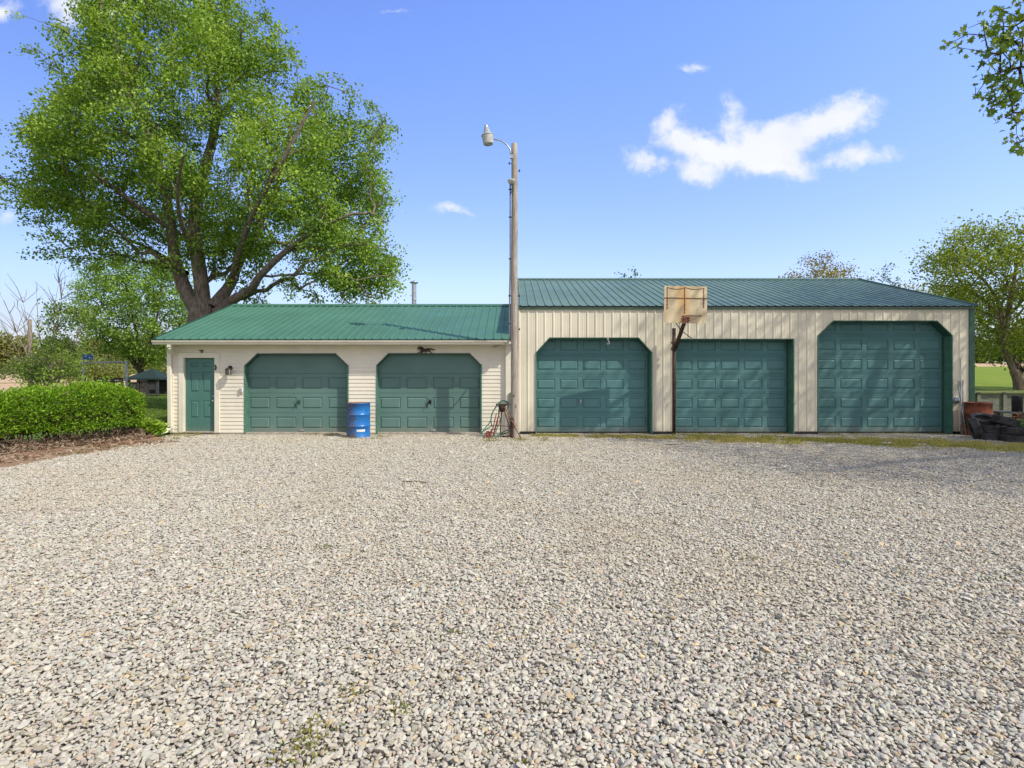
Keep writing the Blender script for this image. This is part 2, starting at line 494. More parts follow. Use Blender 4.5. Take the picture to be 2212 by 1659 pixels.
rect_pipe(m, [(gx(366, -0.36), -0.37, gb + 0.01), (gx(366, -0.36), -0.37, gb - 0.07), (dx - 0.02, -0.10, gb - 0.20), (dx - 0.02, -0.07, 0.16)], 0.10, 0.075)
rect_pipe(m, [(dx - 0.02, -0.07, 0.19), (dx - 0.05, -0.12, 0.10), (dx - 0.17, -0.24, 0.045)], 0.10, 0.075)
for z in (0.75, 1.55): m.box(dx - 0.07, dx + 0.03, -0.096, -0.018, z, z + 0.03)
m.build('downspout', M['trim'], G, bevel=0.008)
# roof
RY, RZ = 3.79, 3.90
m = MB(); ribbed_roof(m, RX0, RX1, EY - 0.03, EZ, RY, RZ, phase=RX0 + 0.03); ribbed_roof(m, RX0, RX1, 2 * RY - EY, EZ, RY, RZ, phase=RX0 + 0.03)
roof = m.build('roof', M['roof_green'], G, fix=False)
m = MB()
sl = (RZ - EZ) / (RY - EY)
m.extrude_x([(RY - 0.16, RZ - 0.16 * sl + 0.026), (RY, RZ + 0.045), (RY + 0.16, RZ - 0.16 * sl + 0.026), (RY + 0.16, RZ - 0.16 * sl + 0.036), (RY, RZ + 0.058), (RY - 0.16, RZ - 0.16 * sl + 0.036)], RX0, RX1)
m.build('ridge_cap', M['roof_green'], roof)
m = MB()
m.bar((RX0 - 0.006, EY - 0.04, EZ + 0.0), (RX0 - 0.006, RY, RZ + 0.02), 0.02, 0.075, (0, 0, 1))
m.build('rake_trim', M['dark_green'], roof)
# corner boards
m = MB(); m.box(GX0 - 0.02, GX0 + 0.085, -0.03, 0.02, 0.03, WT - 0.017); m.build('corner_board', M['trim'], G, bevel=0.004)
m = MB(); m.box(gx(1092.4), gx(1104), -0.095, 0.01, 0.0, WT - 0.02); m.build('corner_board', M['trim'], G, bevel=0.004)
# garage doors
for op, w in ((d1, 0), (d2, 0)):
    [q.build('door_jamb', M['jamb_green'], G) for q in casing(op, 0.03, -0.026, REC - 0.004, pick='sides')]
    casing(op, 0.022, -0.022, REC - 0.004, pick='head').build('door_head', M['dark_green'], G)
    dl = sectional_door(G, op.xl - 0.05, op.xr + 0.05, op.top + 0.08, REC, 4, 4, 0.537, M['door_green'], 0.078, 0.105, z0=0.015, blank_top=True)
    cx = (op.xl + op.xr) / 2
    m = MB()
    hz = 0.85
    m.box(cx - 0.035, cx + 0.035, REC - 0.012, REC - 0.001, hz - 0.05, hz + 0.05)
    m.tube([(cx - 0.02, REC - 0.012, hz + 0.03), (cx - 0.02, REC - 0.05, hz + 0.03)], 0.012, 8)
    m.tube([(cx - 0.05, REC - 0.052, hz + 0.10), (cx - 0.02, REC - 0.055, hz + 0.03), (cx - 0.10, REC - 0.05, hz - 0.14)], [0.008, 0.011, 0.009], 8)
    m.tube([(cx + 0.035, REC - 0.05, hz + 0.07), (cx + 0.0, REC - 0.052, hz + 0.02), (cx + 0.03, REC - 0.05, hz - 0.07)], 0.009, 8)
    m.build('door_handle', M['black'] if op is d2 else M['dark_green'], dl)
    m = MB(); m.box(cx + 0.02, cx + 0.15, REC - 0.035, REC - 0.001, 0.055, 0.10); m.build('lift_handle', M['galv'], dl, bevel=0.008)
    m = MB(); m.box(op.xl, op.xr, REC - 0.01, REC + 0.05, 0.0, 0.016); m.build('bottom_seal', M['rubber'], dl)
# entry door
ec = Opening(de.xl, de.xr, de.top)
m = casing(ec, 0.135, -0.035, 0.0, 0.03)
m.build('door_casing', M['trim'], G, bevel=0.004)
m = casing(ec, 0.012, 0.001, 0.10, 0.03); m.build('door_jamb', M['trim'], G)
eY = 0.06
ed = MB()
w = de.xr - de.xl
xb = [de.xl + 0.008, de.xl + 0.16 * w, de.xl + 0.44 * w, de.xl + 0.56 * w, de.xl + 0.84 * w, de.xr - 0.008]
zz = [gz(v) for v in (932.5, 903, 866, 847, 804, 793, 783, 773.5)]
panel_grid(ed, xb, zz, eY, 0.014, 0.016, 0.03)
ed.box(de.xl + 0.008, de.xr - 0.008, eY + 0.02, eY + 0.045, zz[0], zz[-1])
edo = ed.build('entry_door', M['entry_green'], G, fix=False)
m = MB()
hx = de.xr - 0.065
m.lathe([(0.0, 0.0), (0.032, 0.0), (0.032, 0.008), (0.012, 0.010), (0.012, 0.035), (0.028, 0.04), (0.030, 0.058), (0.020, 0.07), (0.0, 0.072)], (hx, eY, gz(866)), 16, Matrix.Rotation(R(90), 4, 'X'))
m.build('door_knob', M['galv'], edo)
m = MB(); m.lathe([(0.0, 0.0), (0.027, 0.0), (0.025, 0.02), (0.0, 0.022)], (hx, eY, gz(856)), 16, Matrix.Rotation(R(90), 4, 'X')); m.build('deadbolt', M['galv'], edo)
m = MB(); m.box(de.xl - 0.0, de.xr, -0.05, 0.10, 0.032, 0.058); m.build('threshold', M['concrete'], G)
# flue on the back slope
fx, fy = gx(894.5, 5.2), 5.2
m = MB()
m.lathe([(0.082, 3.2), (0.082, gz(612, fy))], (fx, fy, 0), 20)
m.lathe([(0.13, gz(612, fy)), (0.15, gz(610.5, fy)), (0.15, gz(609.5, fy)), (0.02, gz(606, fy)), (0.0, gz(606, fy))], (fx, fy, 0), 20)
m.lathe([(0.084, 4.25), (0.087, 4.26), (0.087, 4.29), (0.084, 4.30)], (fx, fy, 0), 20)
m.build('flue_pipe', M['galv'], roof)

# ================================================================ the barn
B = thing('barn', 'tall cream ribbed-steel barn with a blue-green metal roof and three teal overhead doors', 'barn', (6.3, 0, 0))
BX0, BX1 = 0.185, 12.46
b1 = Opening(gx(1158.9), gx(1407), gz(731), gx(1187.5) - gx(1158.9), 31.5 / 80)
b2 = Opening(gx(1460), gx(1712.7), gz(733.6))
b3 = Opening(gx(1767.7), gx(2054.6), gz(694.4), gx(1800) - gx(1767.7), 31 / 80)
BY, BZ = -0.06, gz(661, -0.06)
BRY, BRZ = 5.14, 5.0
m = MB(); ribbed_wall(m, BX0, BX1 - 0.13, 0.06, BZ - 0.03, [b1, b2, b3], phase=BX0 + 0.02)
m.build('wall', M['barn_wall'], B, fix=False)
for a, b_, c in ((BX0, b1.xl, 0), (b1.xr, b2.xl, 0), (b2.xr, b3.xl, 0), (b3.xr, BX1, 0)):
    m = MB(); m.box(a + 0.002, b_ - 0.002, -0.012, 0.10, -0.05, 0.062); m.build('skirt_board', M['black'], B)
m = MB()
gable_prism(m, BX0 + 0.001, BX0 + 0.08, 0.006, 10.25, 0.0, BZ - 0.035, BRY, BRZ - 0.06)
gable_prism(m, BX1 - 0.08, BX1 - 0.001, 0.008, 10.25, 0.0, BZ - 0.035, BRY, BRZ - 0.06)
m.box(BX0 + 0.081, BX1 - 0.081, 10.15, 10.24, 0, BZ - 0.04)
m.build('side_wall', M['barn_wall'], B)
m = MB(); m.box(BX1 - 0.14, BX1 + 0.012, -0.035, 0.10, 0.02, BZ - 0.035); m.build('corner_trim', M['dark_green'], B, bevel=0.004)
m = MB(); m.box(BX0 - 0.012, BX0 + 0.012, -0.030, 0.10, 0.02, BZ - 0.035); m.build('corner_trim', M['trim'], B)
m = MB(); m.box(BX0 - 0.01, BX1 + 0.015, -0.05, 0.0, BZ - 0.085, BZ - 0.045); m.build('eave_trim', M['dark_green'], B)
m = MB(); ribbed_roof(m, BX0 - 0.01, BX1 + 0.06, BY - 0.02, BZ, BRY, BRZ, phase=BX0 + 0.04, thick=0.035); ribbed_roof(m, BX0 - 0.01, BX1 + 0.06, 2 * BRY - BY, BZ, BRY, BRZ, phase=BX0 + 0.04, thick=0.035)
broof = m.build('roof', M['roof_barn'], B, fix=False)
sl = (BRZ - BZ) / (BRY - BY)
m = MB()
m.extrude_x([(BRY - 0.17, BRZ - 0.17 * sl + 0.026), (BRY, BRZ + 0.045), (BRY + 0.17, BRZ - 0.17 * sl + 0.026), (BRY + 0.17, BRZ - 0.17 * sl + 0.036), (BRY, BRZ + 0.058), (BRY - 0.17, BRZ - 0.17 * sl + 0.036)], BX0 - 0.01, BX1 + 0.06)
m.build('ridge_cap', M['roof_barn'], broof)
m = MB(); m.bar((BX1 + 0.066, BY - 0.02, BZ + 0.0), (BX1 + 0.066, BRY, BRZ + 0.02), 0.02, 0.08); m.build('rake_trim', M['roof_barn'], broof)
BREC = 0.27
for op, cols, rows, pz, bx in ((b1, 5, 5, 0.525, 0), (b2, 5, 5, 0.525, 0), (b3, 5, 6, 0.53, 0)):
    [q.build('door_jamb', M['jamb_green'], B) for q in casing(op, 0.024, -0.034, BREC - 0.004, pick='sides')]
    casing(op, 0.024, -0.034, BREC - 0.004, pick='head').build('door_head', M['dark_green'], B)
    dl = sectional_door(B, op.xl - 0.04, op.xr - 0.0, op.top + 0.10, BREC, cols, rows, pz, M['door_teal'], 0.062, 0.115, z0=0.02, beads=True)
    m = MB(); m.box(op.xr - 0.05, op.xr - 0.015, BREC - 0.02, BREC - 0.003, 0.02, op.top - op.cz - 0.02); m.build('door_edge_strip', M['dark_green'], dl)  # narrow dark green strip down the right edge of the door
    m = MB(); m.box(op.xl, op.xr, BREC - 0.01, BREC + 0.05, 0.0, 0.022); m.build('bottom_seal', M['rubber'], dl)
    if op is b1:
        hx, hz = gx(1257), gz(870)
        m = MB(); m.box(hx - 0.022, hx + 0.022, BREC - 0.012, BREC - 0.001, hz - 0.075, hz + 0.065)
        m.tube([(hx - 0.02, BREC - 0.03, hz + 0.06), (hx, BREC - 0.05, hz + 0.0), (hx + 0.012, BREC - 0.035, hz - 0.085)], [0.009, 0.013, 0.009], 8)
        m.build('door_handle', M['galv'], dl, bevel=0.004)
# ================================================================ pole, lamp and what hangs on them
PX, PY = 0.06, -0.95
ptop = gz(310.5, PY)
P_ = thing('utility_pole', 'tall weathered wooden utility pole standing between the two buildings', 'utility pole', (PX, PY, 0))
m = MB()
zs = np.linspace(-0.3, ptop, 26)
m.tube([(PX + 0.006 * math.sin(z * 1.3), PY + 0.005 * math.cos(z * 1.1), z) for z in zs], [0.100 - 0.026 * max(z, 0) / ptop + 0.002 * math.sin(z * 5) for z in zs], 20)
m.build('pole', M['pole'], P_)
cxp = PX - 0.118
m = MB()
m.tube([(cxp + 0.012, PY, gz(v, PY)) for v in (398, 460, 560)] + [(cxp - 0.002, PY, gz(640, PY)), (cxp - 0.004, PY, gz(722, PY)), (cxp - 0.01, PY + 0.05, gz(731, PY) - 0.01), (cxp - 0.06, PY + 0.4, gz(740, -0.5)), (gx(1079, -0.12), -0.12, WT - 0.05), (gx(1066, -0.03), -0.02, WT - 0.10)], 0.018, 10)
m.build('conduit', M['grey_pipe'], P_)
for v in (410, 470, 560, 640, 700):
    m = MB(); m.box(cxp - 0.028, PX, PY - 0.022, PY + 0.02, gz(v, PY), gz(v, PY) + 0.022); m.build('conduit_clamp', M['black'], P_)
m = MB()
ix, iz = gx(1105, PY - 0.10), gz(391.5, PY - 0.1)
m.lathe([(0.0, 0.045), (0.085, 0.035), (0.105, 0.015), (0.103, 0.0), (0.095, -0.01), (0.085, -0.04), (0.05, -0.075), (0.0, -0.08)], (ix, PY - 0.11, iz), 20)
m.tube([(ix, PY - 0.11, iz - 0.02), (PX, PY, iz - 0.02)], 0.025, 8)
m.build('weatherhead', M['glass_bowl'], P_)
m = MB()
m.tube([(ix - 0.01, PY - 0.10, iz - 0.07), (ix + 0.03, PY - 0.12, iz - 0.16), (ix + 0.0, PY - 0.10, iz - 0.26), (cxp + 0.01, PY - 0.02, iz - 0.30)], 0.009, 6)
m.tube([(ix - 0.02, PY - 0.08, iz - 0.07), (ix - 0.03, PY - 0.09, iz - 0.2), (cxp + 0.01, PY - 0.01, iz - 0.33)], 0.007, 6)
m.build('drop_wire', M['black'], P_)
for u, v, s in ((1125, 370, 1), (1094, 396 - 42, -1), (1094, 640, -1), (1125, 640, 1), (1121, 712, 1)):
    m = MB(); z = gz(v, PY)
    m.tube([(PX, PY, z), (PX + s * 0.15, PY - 0.01, z + 0.01)], 0.009, 6); m.tube([(PX + s * 0.13, PY - 0.01, z - 0.02), (PX + s * 0.13, PY - 0.01, z + 0.04)], 0.014, 6)
    m.build('bolt', M['rust_dark'], P_)
m = MB(); m.box(PX - 0.115, PX - 0.025, PY - 0.125, PY - 0.06, 0, 0.52); m.build('cable_guard', M['rust_dark'], P_, bevel=0.006)

LY = PY - 0.05
L_ = thing('yard_light', 'grey bowl-shaped yard light on a curved arm at the top of the wooden pole', 'street light', (gx(1052.6, LY), LY, gz(300, LY)))
lx, lz = gx(1052.6, LY), gz(291, LY)
T = Matrix.Rotation(R(-7), 4, 'Y')
m = MB(); pts = [(PX - 0.085, LY + 0.02, gz(340, LY)), (PX - 0.09, LY, gz(330, LY)), (PX - 0.11, LY, gz(322, LY)), (PX - 0.20, LY, gz(312, LY)), (PX - 0.33, LY, gz(304, LY)), (lx + 0.13, LY, gz(299.5, LY)), (lx + 0.02, LY, gz(298, LY))]
m.tube(pts, 0.019, 10); m.box(PX - 0.11, PX + 0.0, LY - 0.02, LY + 0.06, gz(342, LY), gz(334, LY))
m.build('arm', M['galv'], L_)
m = MB()
m.lathe([(0.150, -0.035), (0.156, -0.02), (0.146, 0.0), (0.10, 0.03), (0.085, 0.045), (0.080, 0.10), (0.066, 0.115), (0.062, 0.175), (0.04, 0.19), (0.0, 0.19)], (lx, LY, lz), 28, T)
m.build('lamp_housing', M['grey_pipe'], L_)
m = MB(); m.lathe([(0.040, 0.185), (0.040, 0.245), (0.028, 0.255), (0.0, 0.255)], (lx, LY, lz), 16, T); m.build('photocell', M['galv'], L_)
m = MB()
prof = [(0.144, -0.036)] + [(0.144 - 0.022 * k / 12 + (0.003 if k % 2 else 0), -0.036 - 0.205 * k / 12) for k in range(1, 13)] + [(0.108, -0.252), (0.085, -0.252), (0.08, -0.225), (0.0, -0.225)]
m.lathe(prof, (lx, LY, lz), 28, T)
m.build('lamp_bowl', M['glass_bowl'], L_)

# ================================================================ ornaments and fixtures on the garage
S = 0.7201
def hp(px, py): return (gx((1240 + px / 27.65) * S), gz((1025 + py / 27.65) * S))
horse = [(340, 640), (345, 690), (400, 690), (440, 625), (520, 610), (570, 690), (585, 800), (640, 850), (560, 850), (470, 830), (420, 880), (380, 935), (315, 985), (390, 995), (450, 920), (560, 900), (640, 950), (680, 930), (690, 985), (740, 1040), (775, 1010), (765, 900), (850, 860), (1000, 850), (1090, 830), (1060, 900), (980, 935), (945, 1010), (1010, 1010), (1040, 950), (1120, 890), (1150, 830), (1240, 790), (1310, 850), (1400, 860), (1500, 930), (1560, 1000), (1605, 980), (1540, 910), (1470, 820), (1400, 750), (1370, 640), (1450, 650), (1560, 690), (1660, 720), (1770, 715), (1820, 650), (1700, 640), (1560, 575), (1450, 545), (1300, 540), (1120, 555), (980, 590), (890, 600), (885, 530), (830, 480), (720, 440), (650, 400), (460, 400), (420, 460), (370, 560)]
o = MB().prism([hp(*p) for p in horse], -0.045, -0.022).build('horse_ornament', M['brown_metal'])
tag(o, 'brown metal cut-out of a galloping horse above the garage door nearer the wooden pole', 'ornament')
def op_(px, py): return (gx((570 + px / 10.37) * S), gz((1030 + py / 10.37) * S))
bird = [(290, 225), (340, 205), (375, 230), (400, 205), (440, 205), (430, 235), (402, 262), (398, 300), (380, 305), (365, 285), (375, 258), (345, 245)]
o = MB().prism([op_(*p) for p in bird], -0.045, -0.022).build('bird_ornament', M['brown_metal'])
tag(o, 'small brown metal flying-bird cut-out above the entry door', 'ornament')
vine = [(790, 690), (815, 665), (840, 690), (830, 715), (858, 725), (855, 760), (835, 770), (855, 800), (840, 825), (800, 830), (780, 800), (815, 780), (815, 745), (792, 735), (812, 715)]
o = MB().prism([op_(*p) for p in vine], -0.055, -0.036).build('hook_ornament', M['black'])
tag(o, 'small black iron ornament on the right casing of the entry door', 'ornament')

lx0, lz0 = gx(498), gz(794.5)
L2 = thing('wall_lantern', 'small brass wall lantern with glass sides beside the entry door', 'wall lamp', (lx0, -0.02, lz0))
m = MB(); m.lathe([(0.0, 0.0), (0.062, 0.0), (0.060, 0.014), (0.03, 0.03), (0.0, 0.032)], (lx0, -0.016, lz0), 20, Matrix.Rotation(R(90), 4, 'X'))
m.build('back_plate', M['brown_metal'], L2)
lc = (gx(493.2, -0.17), -0.17, gz(801, -0.17))
m = MB()
m.tube([(lx0, -0.04, lz0), (lx0 - 0.01, -0.10, lz0 + 0.035), (lc[0] + 0.01, -0.15, lz0 + 0.03), (lc[0], -0.17, lc[2] + 0.065)], 0.009, 8)
m.lathe([(0.0, 0.085), (0.012, 0.08), (0.035, 0.075), (0.092, 0.048), (0.094, 0.038), (0.0, 0.038)], lc, 6)
m.build('lantern_cap', M['brown_metal'], L2)
m = MB()
for k in range(6):
    a = math.pi * k / 3
    m.tube([(lc[0] + 0.080 * math.cos(a), lc[1] + 0.080 * math.sin(a), lc[2] + 0.04), (lc[0] + 0.074 * math.cos(a), lc[1] + 0.074 * math.sin(a), lc[2] - 0.095)], 0.0065, 6)
m.lathe([(0.082, -0.092), (0.082, -0.104), (0.0, -0.106)], lc, 6)
m.build('lantern_frame', M['brown_metal'], L2)
gm = NT('lantern_glass'); gb_ = gm.node('ShaderNodeBsdfPrincipled'); gb_.inputs['Transmission Weight'].default_value = 0.9; gb_.inputs['Roughness'].default_value = 0.12; gb_.inputs['Base Color'].default_value = (0.86, 0.88, 0.82, 1)
gm = gm.done(gb_.outputs[0])
m = MB(); m.lathe([(0.074, 0.037), (0.069, -0.091)], lc, 6); m.build('lantern_glass', gm, L2)

ox, oz = gx(522.5), gz(843)
L3 = thing('outlet_box', 'grey weatherproof outlet box on the siding beside the first garage door', 'outlet box', (ox, -0.015, oz))
m = MB(); m.box(ox - 0.045, ox + 0.045, -0.06, -0.012, oz - 0.065, oz + 0.065); m.build('box', M['white_plastic'], L3, bevel=0.008)
for dz in (0.03, -0.032):
    m = MB(); m.box(ox - 0.032, ox + 0.032, -0.072, -0.061, oz + dz - 0.024, oz + dz + 0.024); m.build('flap', M['grey_pipe'], L3, bevel=0.006)

kx, kz = gx((1500 + 972 / 3.017) * S), gz((800 + 655 / 3.017) * S)
L4 = thing('lifting_hook', 'pale iron lifting hook hanging above the middle of the first barn door', 'hook', (kx, -0.03, kz))
m = MB(); m.box(kx - 0.03, kx + 0.03, -0.05, -0.024, kz + 0.0, kz + 0.05); m.tube([(kx, -0.06, kz + 0.02), (kx, -0.075, kz - 0.03)], 0.01, 8); m.build('bracket', M['galv'], L4)
m = MB()
pts = []
for k in range(12):
    a = R(110 - k * 26)
    pts.append((kx + 0.004 + 0.036 * math.cos(a), -0.078, kz - 0.105 + 0.036 * math.sin(a)))
m.tube([(kx, -0.078, kz - 0.015)] + pts[1:], [0.010] + [0.011] * 8 + [0.009, 0.006, 0.003], 10); m.build('hook', M['grey_pipe'], L4)

# ================================================================ blue drum
bx, by = gx(774.6, -0.78), -0.78
def drum_profile(r, h):
    p = [(0.0, 0.0), (r - 0.004, 0.0), (r + 0.006, 0.004), (r + 0.006, 0.016), (r, 0.022)]
    for zc in (h * 0.335, h * 0.665):
        p += [(r, zc - 0.030), (r + 0.004, zc - 0.024), (r + 0.016, zc - 0.008), (r + 0.016, zc + 0.008), (r + 0.004, zc + 0.024), (r, zc + 0.030)]
    return p + [(r, h - 0.02), (r + 0.011, h - 0.016), (r + 0.011, h - 0.002), (r - 0.004, h)]
D_ = thing('steel_drum', 'blue steel drum with rust on one side standing between the two garage doors', 'drum', (bx, by, 0))
m = MB(); m.lathe(drum_profile(0.287, 0.885), (bx, by, 0), 48); m.build('barrel', M['blue'], D_)
m = MB(); m.lathe([(0.284, 0.884), (0.276, 0.876), (0.272, 0.862), (0.0, 0.862)], (bx, by, 0), 48)
m.lathe([(0.0, 0.885), (0.028, 0.885), (0.032, 0.863)], (bx + 0.17, by + 0.05, 0), 14)
m.build('lid', M['rust'], D_)
def wrap(a0, a1, z0, z1, r):
    q = MB(); n = 10
    for k in range(n):
        a, b = R(a0 + (a1 - a0) * k / n), R(a0 + (a1 - a0) * (k + 1) / n)
        q.quad((bx + r * math.cos(a), by + r * math.sin(a), z0), (bx + r * math.cos(b), by + r * math.sin(b), z0), (bx + r * math.cos(b), by + r * math.sin(b), z1), (bx + r * math.cos(a), by + r * math.sin(a), z1))
    return q
wrap(276, 318, 0.165, 0.222, 0.2895).build('label', M['white_plastic'], D_, fix=False)
wrap(281, 309, 0.186, 0.194, 0.2905).build('lettering', M['grey_pipe'], D_, fix=False)
for a in (232, 322):
    m = MB(); m.lathe([(0.0, -0.003), (0.020, 0.004), (0.022, 0.0)], (bx + 0.287 * math.cos(R(a)), by + 0.287 * math.sin(R(a)), 0.70), 12, Matrix.Rotation(R(90), 4, 'X'))
    m.build('bung_hole', M['black'], D_)

# ================================================================ rusty stand, hose, old cultivator by the pole
def qp(px, py, Y): return W((1400 + px / 8.295) * S, (1150 + py / 8.295) * S, Y)
sy = -0.85
H_ = thing('rusty_stand', 'rusty iron four-legged stand with a flat top leaning by the wooden pole', 'stand', qp(900, 1350, sy))
a0 = Vector(qp(880, 560, sy))
m = MB(); m.box(a0.x - 0.155, a0.x + 0.16, sy - 0.10, sy + 0.10, a0.z + 0.015, a0.z + 0.055); m.lathe([(0.0, 0.02), (0.10, 0.02), (0.085, -0.10), (0.03, -0.16), (0.0, -0.16)], a0, 14)
m.build('top_plate', M['rust_dark'], H_, bevel=0.006)
for (ex, ey, Y2, rr, mt) in ((650, 1290, -0.98, 0.017, 'rust_red'), (1135, 1370, -1.10, 0.014, 'rust'), (1360, 1420, -1.25, 0.013, 'rust'), (830, 1250, -0.55, 0.014, 'rust_red'), (1120, 1200, -0.62, 0.014, 'rust_dark')):
    m = MB(); e = Vector(qp(ex, ey, Y2)); e.z = 0.005
    s0 = a0 + Vector(((e.x - a0.x) * 0.12, (Y2 - sy) * 0.2, -0.02))
    m.tube([s0, s0.lerp(e, 0.5) + Vector((0, 0, 0.012)), e], rr, 8); m.build('leg', M[mt], H_)
m = MB(); m.tube([qp(700, 1060, -0.93), qp(1040, 1065, -1.0), qp(1240, 1050, -1.08)], 0.009, 6); m.tube([qp(1010, 760, -0.88), qp(1090, 720, -0.75)], 0.008, 6); m.build('brace', M['rust'], H_)

K_ = thing('cultivator', 'small rusty red hand cultivator with iron tines lying under the green hose', 'garden tool', qp(520, 1380, -0.95))
m = MB()
c = Vector(qp(540, 1290, -1.02)); c.z = 0.09
m.lathe([(0.085, -0.02), (0.10, -0.02), (0.10, 0.02), (0.085, 0.02), (0.085, -0.02)], c, 20, Matrix.Rotation(R(70), 4, 'Y') @ Matrix.Rotation(R(20), 4, 'X'))
for k in range(6):
    a = math.pi * k / 3
    d = (Matrix.Rotation(R(70), 4, 'Y') @ Matrix.Rotation(R(20), 4, 'X')) @ Vector((0.09 * math.cos(a), 0.09 * math.sin(a), 0))
    m.tube([c, c + d], 0.006, 6)
m.build('wheel', M['rust_red'], K_)
m = MB(); m.tube([c, qp(660, 1100, -0.97), qp(740, 740, -0.9)], [0.014, 0.016, 0.014], 8); m.tube([c, qp(760, 1050, -0.94), qp(800, 760, -0.88)], 0.010, 8); m.build('handle', M['rust_red'], K_)
for k in range(5):
    m = MB(); b0 = Vector((c.x - 0.05 + 0.055 * k, -0.98, 0.13 + 0.01 * k)); m.tube([c + Vector((0.12, 0.06, 0.05)), b0, b0 + Vector((-0.05, -0.07, -0.05)), (b0.x - 0.06, b0.y - 0.12, 0.01)], 0.009, 6); m.build('tine', M['rust'], K_)
m = MB(); m.tube([qp(640, 1390, -1.1), qp(880, 1380, -1.1)], 0.012, 6); m.build('axle', M['rust_dark'], K_)
m = MB(); m.tube([qp(880, 1330, -0.9), qp(1100, 1290, -0.8)], 0.014, 6); m.build('tie_rod', M['rust_dark'], K_)

m = MB()
def loop(pts, r=0.0125):
    q = [Vector(p) for p in pts]
    out = []
    for i in range(len(q) - 1):
        p0, p1, p2, p3 = q[max(i - 1, 0)], q[i], q[i + 1], q[min(i + 2, len(q) - 1)]
        for k in range(8):
            t = k / 8
            out.append(0.5 * ((2 * p1) + (p2 - p0) * t + (2 * p0 - 5 * p1 + 4 * p2 - p3) * t * t + (3 * p1 - 3 * p2 - p0 + p3) * t ** 3))
    out.append(q[-1])
    m.tube(out, r, 8)
loop([qp(380, 1290, -1.0), qp(400, 1190, -0.98), qp(590, 950, -0.94), qp(620, 780, -0.92), qp(720, 590, -0.9), qp(830, 455, -0.88), qp(920, 425, -0.86), qp(1020, 470, -0.84), qp(1110, 560, -0.78)])
loop([qp(640, 1080, -0.9), qp(600, 900, -0.92), qp(660, 700, -0.95), qp(760, 560, -0.95), qp(850, 470, -0.93), qp(960, 455, -0.9), qp(1030, 540, -0.86), qp(1010, 640, -0.82)])
loop([qp(800, 640, -0.98), qp(790, 760, -1.0), qp(830, 880, -1.02), qp(800, 1030, -1.02), qp(740, 1150, -1.02), qp(730, 1250, -1.0)])
loop([qp(760, 1290, -0.95), qp(880, 1220, -0.9), qp(990, 1175, -0.86), qp(1100, 1160, -0.8), qp(1000, 1230, -0.8), qp(860, 1280, -0.88), qp(740, 1320, -0.95), qp(600, 1310, -1.0)])
loop([qp(420, 1200, -0.96), qp(520, 1120, -0.94), qp(620, 1060, -0.92)])
o = m.build('garden_hose', M['hose']); tag(o, 'green garden hose looped over the rusty iron stand', 'hose')
m = MB()
x0, x1 = gx(1098.3, -0.12), gx(1103.7, -0.12)
m.prism([(x0, 0.0), (x1 + 0.02, 0.0), (x1, 1.12), (x0 + 0.012, 1.10)], -0.135, -0.105)
o = m.build('plank', M['boards'], bevel=0.003); tag(o, 'narrow grey plank leaning on the garage corner board behind the pole', 'plank')

# ================================================================ basketball hoop
def kp(px, py, Y): return W((1500 + px / 3.017) * S, (800 + py / 3.017) * S, Y)
hy = -0.28
HB = thing('basketball_hoop', 'old basketball hoop with a rust-stained backboard in front of the barn', 'basketball hoop', (gx(1456, hy), hy, 0))
hx0 = gx(1455.8, hy)
m = MB(); m.tube([(hx0, hy, -0.1), (hx0, hy, gz(709, hy))], 0.047, 16); m.build('post', M['rust_dark'], HB)
bY = -1.10
pA, pB = Vector((hx0 + 0.02, hy - 0.06, gz(752, hy))), Vector(kp(1668, 505, bY + 0.10))
m = MB(); m.tube([pA, pA.lerp(pB, 0.5), pB, pB + Vector((0.02, 0.0, 0.25))], [0.055, 0.052, 0.05, 0.045], 14)
m.box(hx0 - 0.06, hx0 + 0.075, hy - 0.08, hy + 0.06, gz(757, hy), gz(750, hy)); m.box(hx0 - 0.06, hx0 + 0.07, hy - 0.075, hy + 0.06, gz(742, hy), gz(738, hy))
m.build('arm', M['rust_dark'], HB)
m = MB(); m.tube([kp(1592, 512, bY + 0.16), kp(1640, 580, -0.8), kp(1735, 648, -0.55)], 0.011, 8); m.build('brace', M['rust_dark'], HB)
phi = R(7)
bc = Vector(kp(1681, 344, bY))
bw, bh = 407 / 3.017 * S * (bY + 15) / F, 337 / 3.017 * S * (bY + 15) / F
ax, ay = Vector((math.cos(phi), math.sin(phi), 0)), Vector((math.sin(phi), -math.cos(phi), 0))
def bp(s, t, d): return bc + ax * s + ay * d + Vector((0, 0, t))
def slab(m, s0, s1, t0, t1, d0, d1):
    vs = [bp(a, b, c) for c in (d0, d1) for a, b in ((s0, t0), (s1, t0), (s1, t1), (s0, t1))]
    m.add(vs, [(0, 1, 2, 3), (7, 6, 5, 4), (0, 4, 5, 1), (1, 5, 6, 2), (2, 6, 7, 3), (3, 7, 4, 0)])
m = MB()
r_ = 0.075; outl = []
for cx_, cz_, a0_ in ((bw / 2 - r_, -bh / 2 + r_, -90), (bw / 2 - 0.04, bh / 2 - 0.04, 0), (-bw / 2 + 0.04, bh / 2 - 0.04, 90), (-bw / 2 + r_, -bh / 2 + r_, 180)):
    rr = r_ if cz_ < 0 else 0.04
    for k in range(7):
        a = R(a0_ + 15 * k); outl.append((cx_ + rr * math.cos(a), cz_ + rr * math.sin(a)))
n = len(outl)
m.add([bp(s, t, 0.0) for s, t in outl] + [bp(s, t, -0.022) for s, t in outl], [tuple(range(n)), tuple(reversed(range(n, 2 * n)))] + [(i, i + n, (i + 1) % n + n, (i + 1) % n) for i in range(n)])
m.build('backboard', M['backboard'], HB)
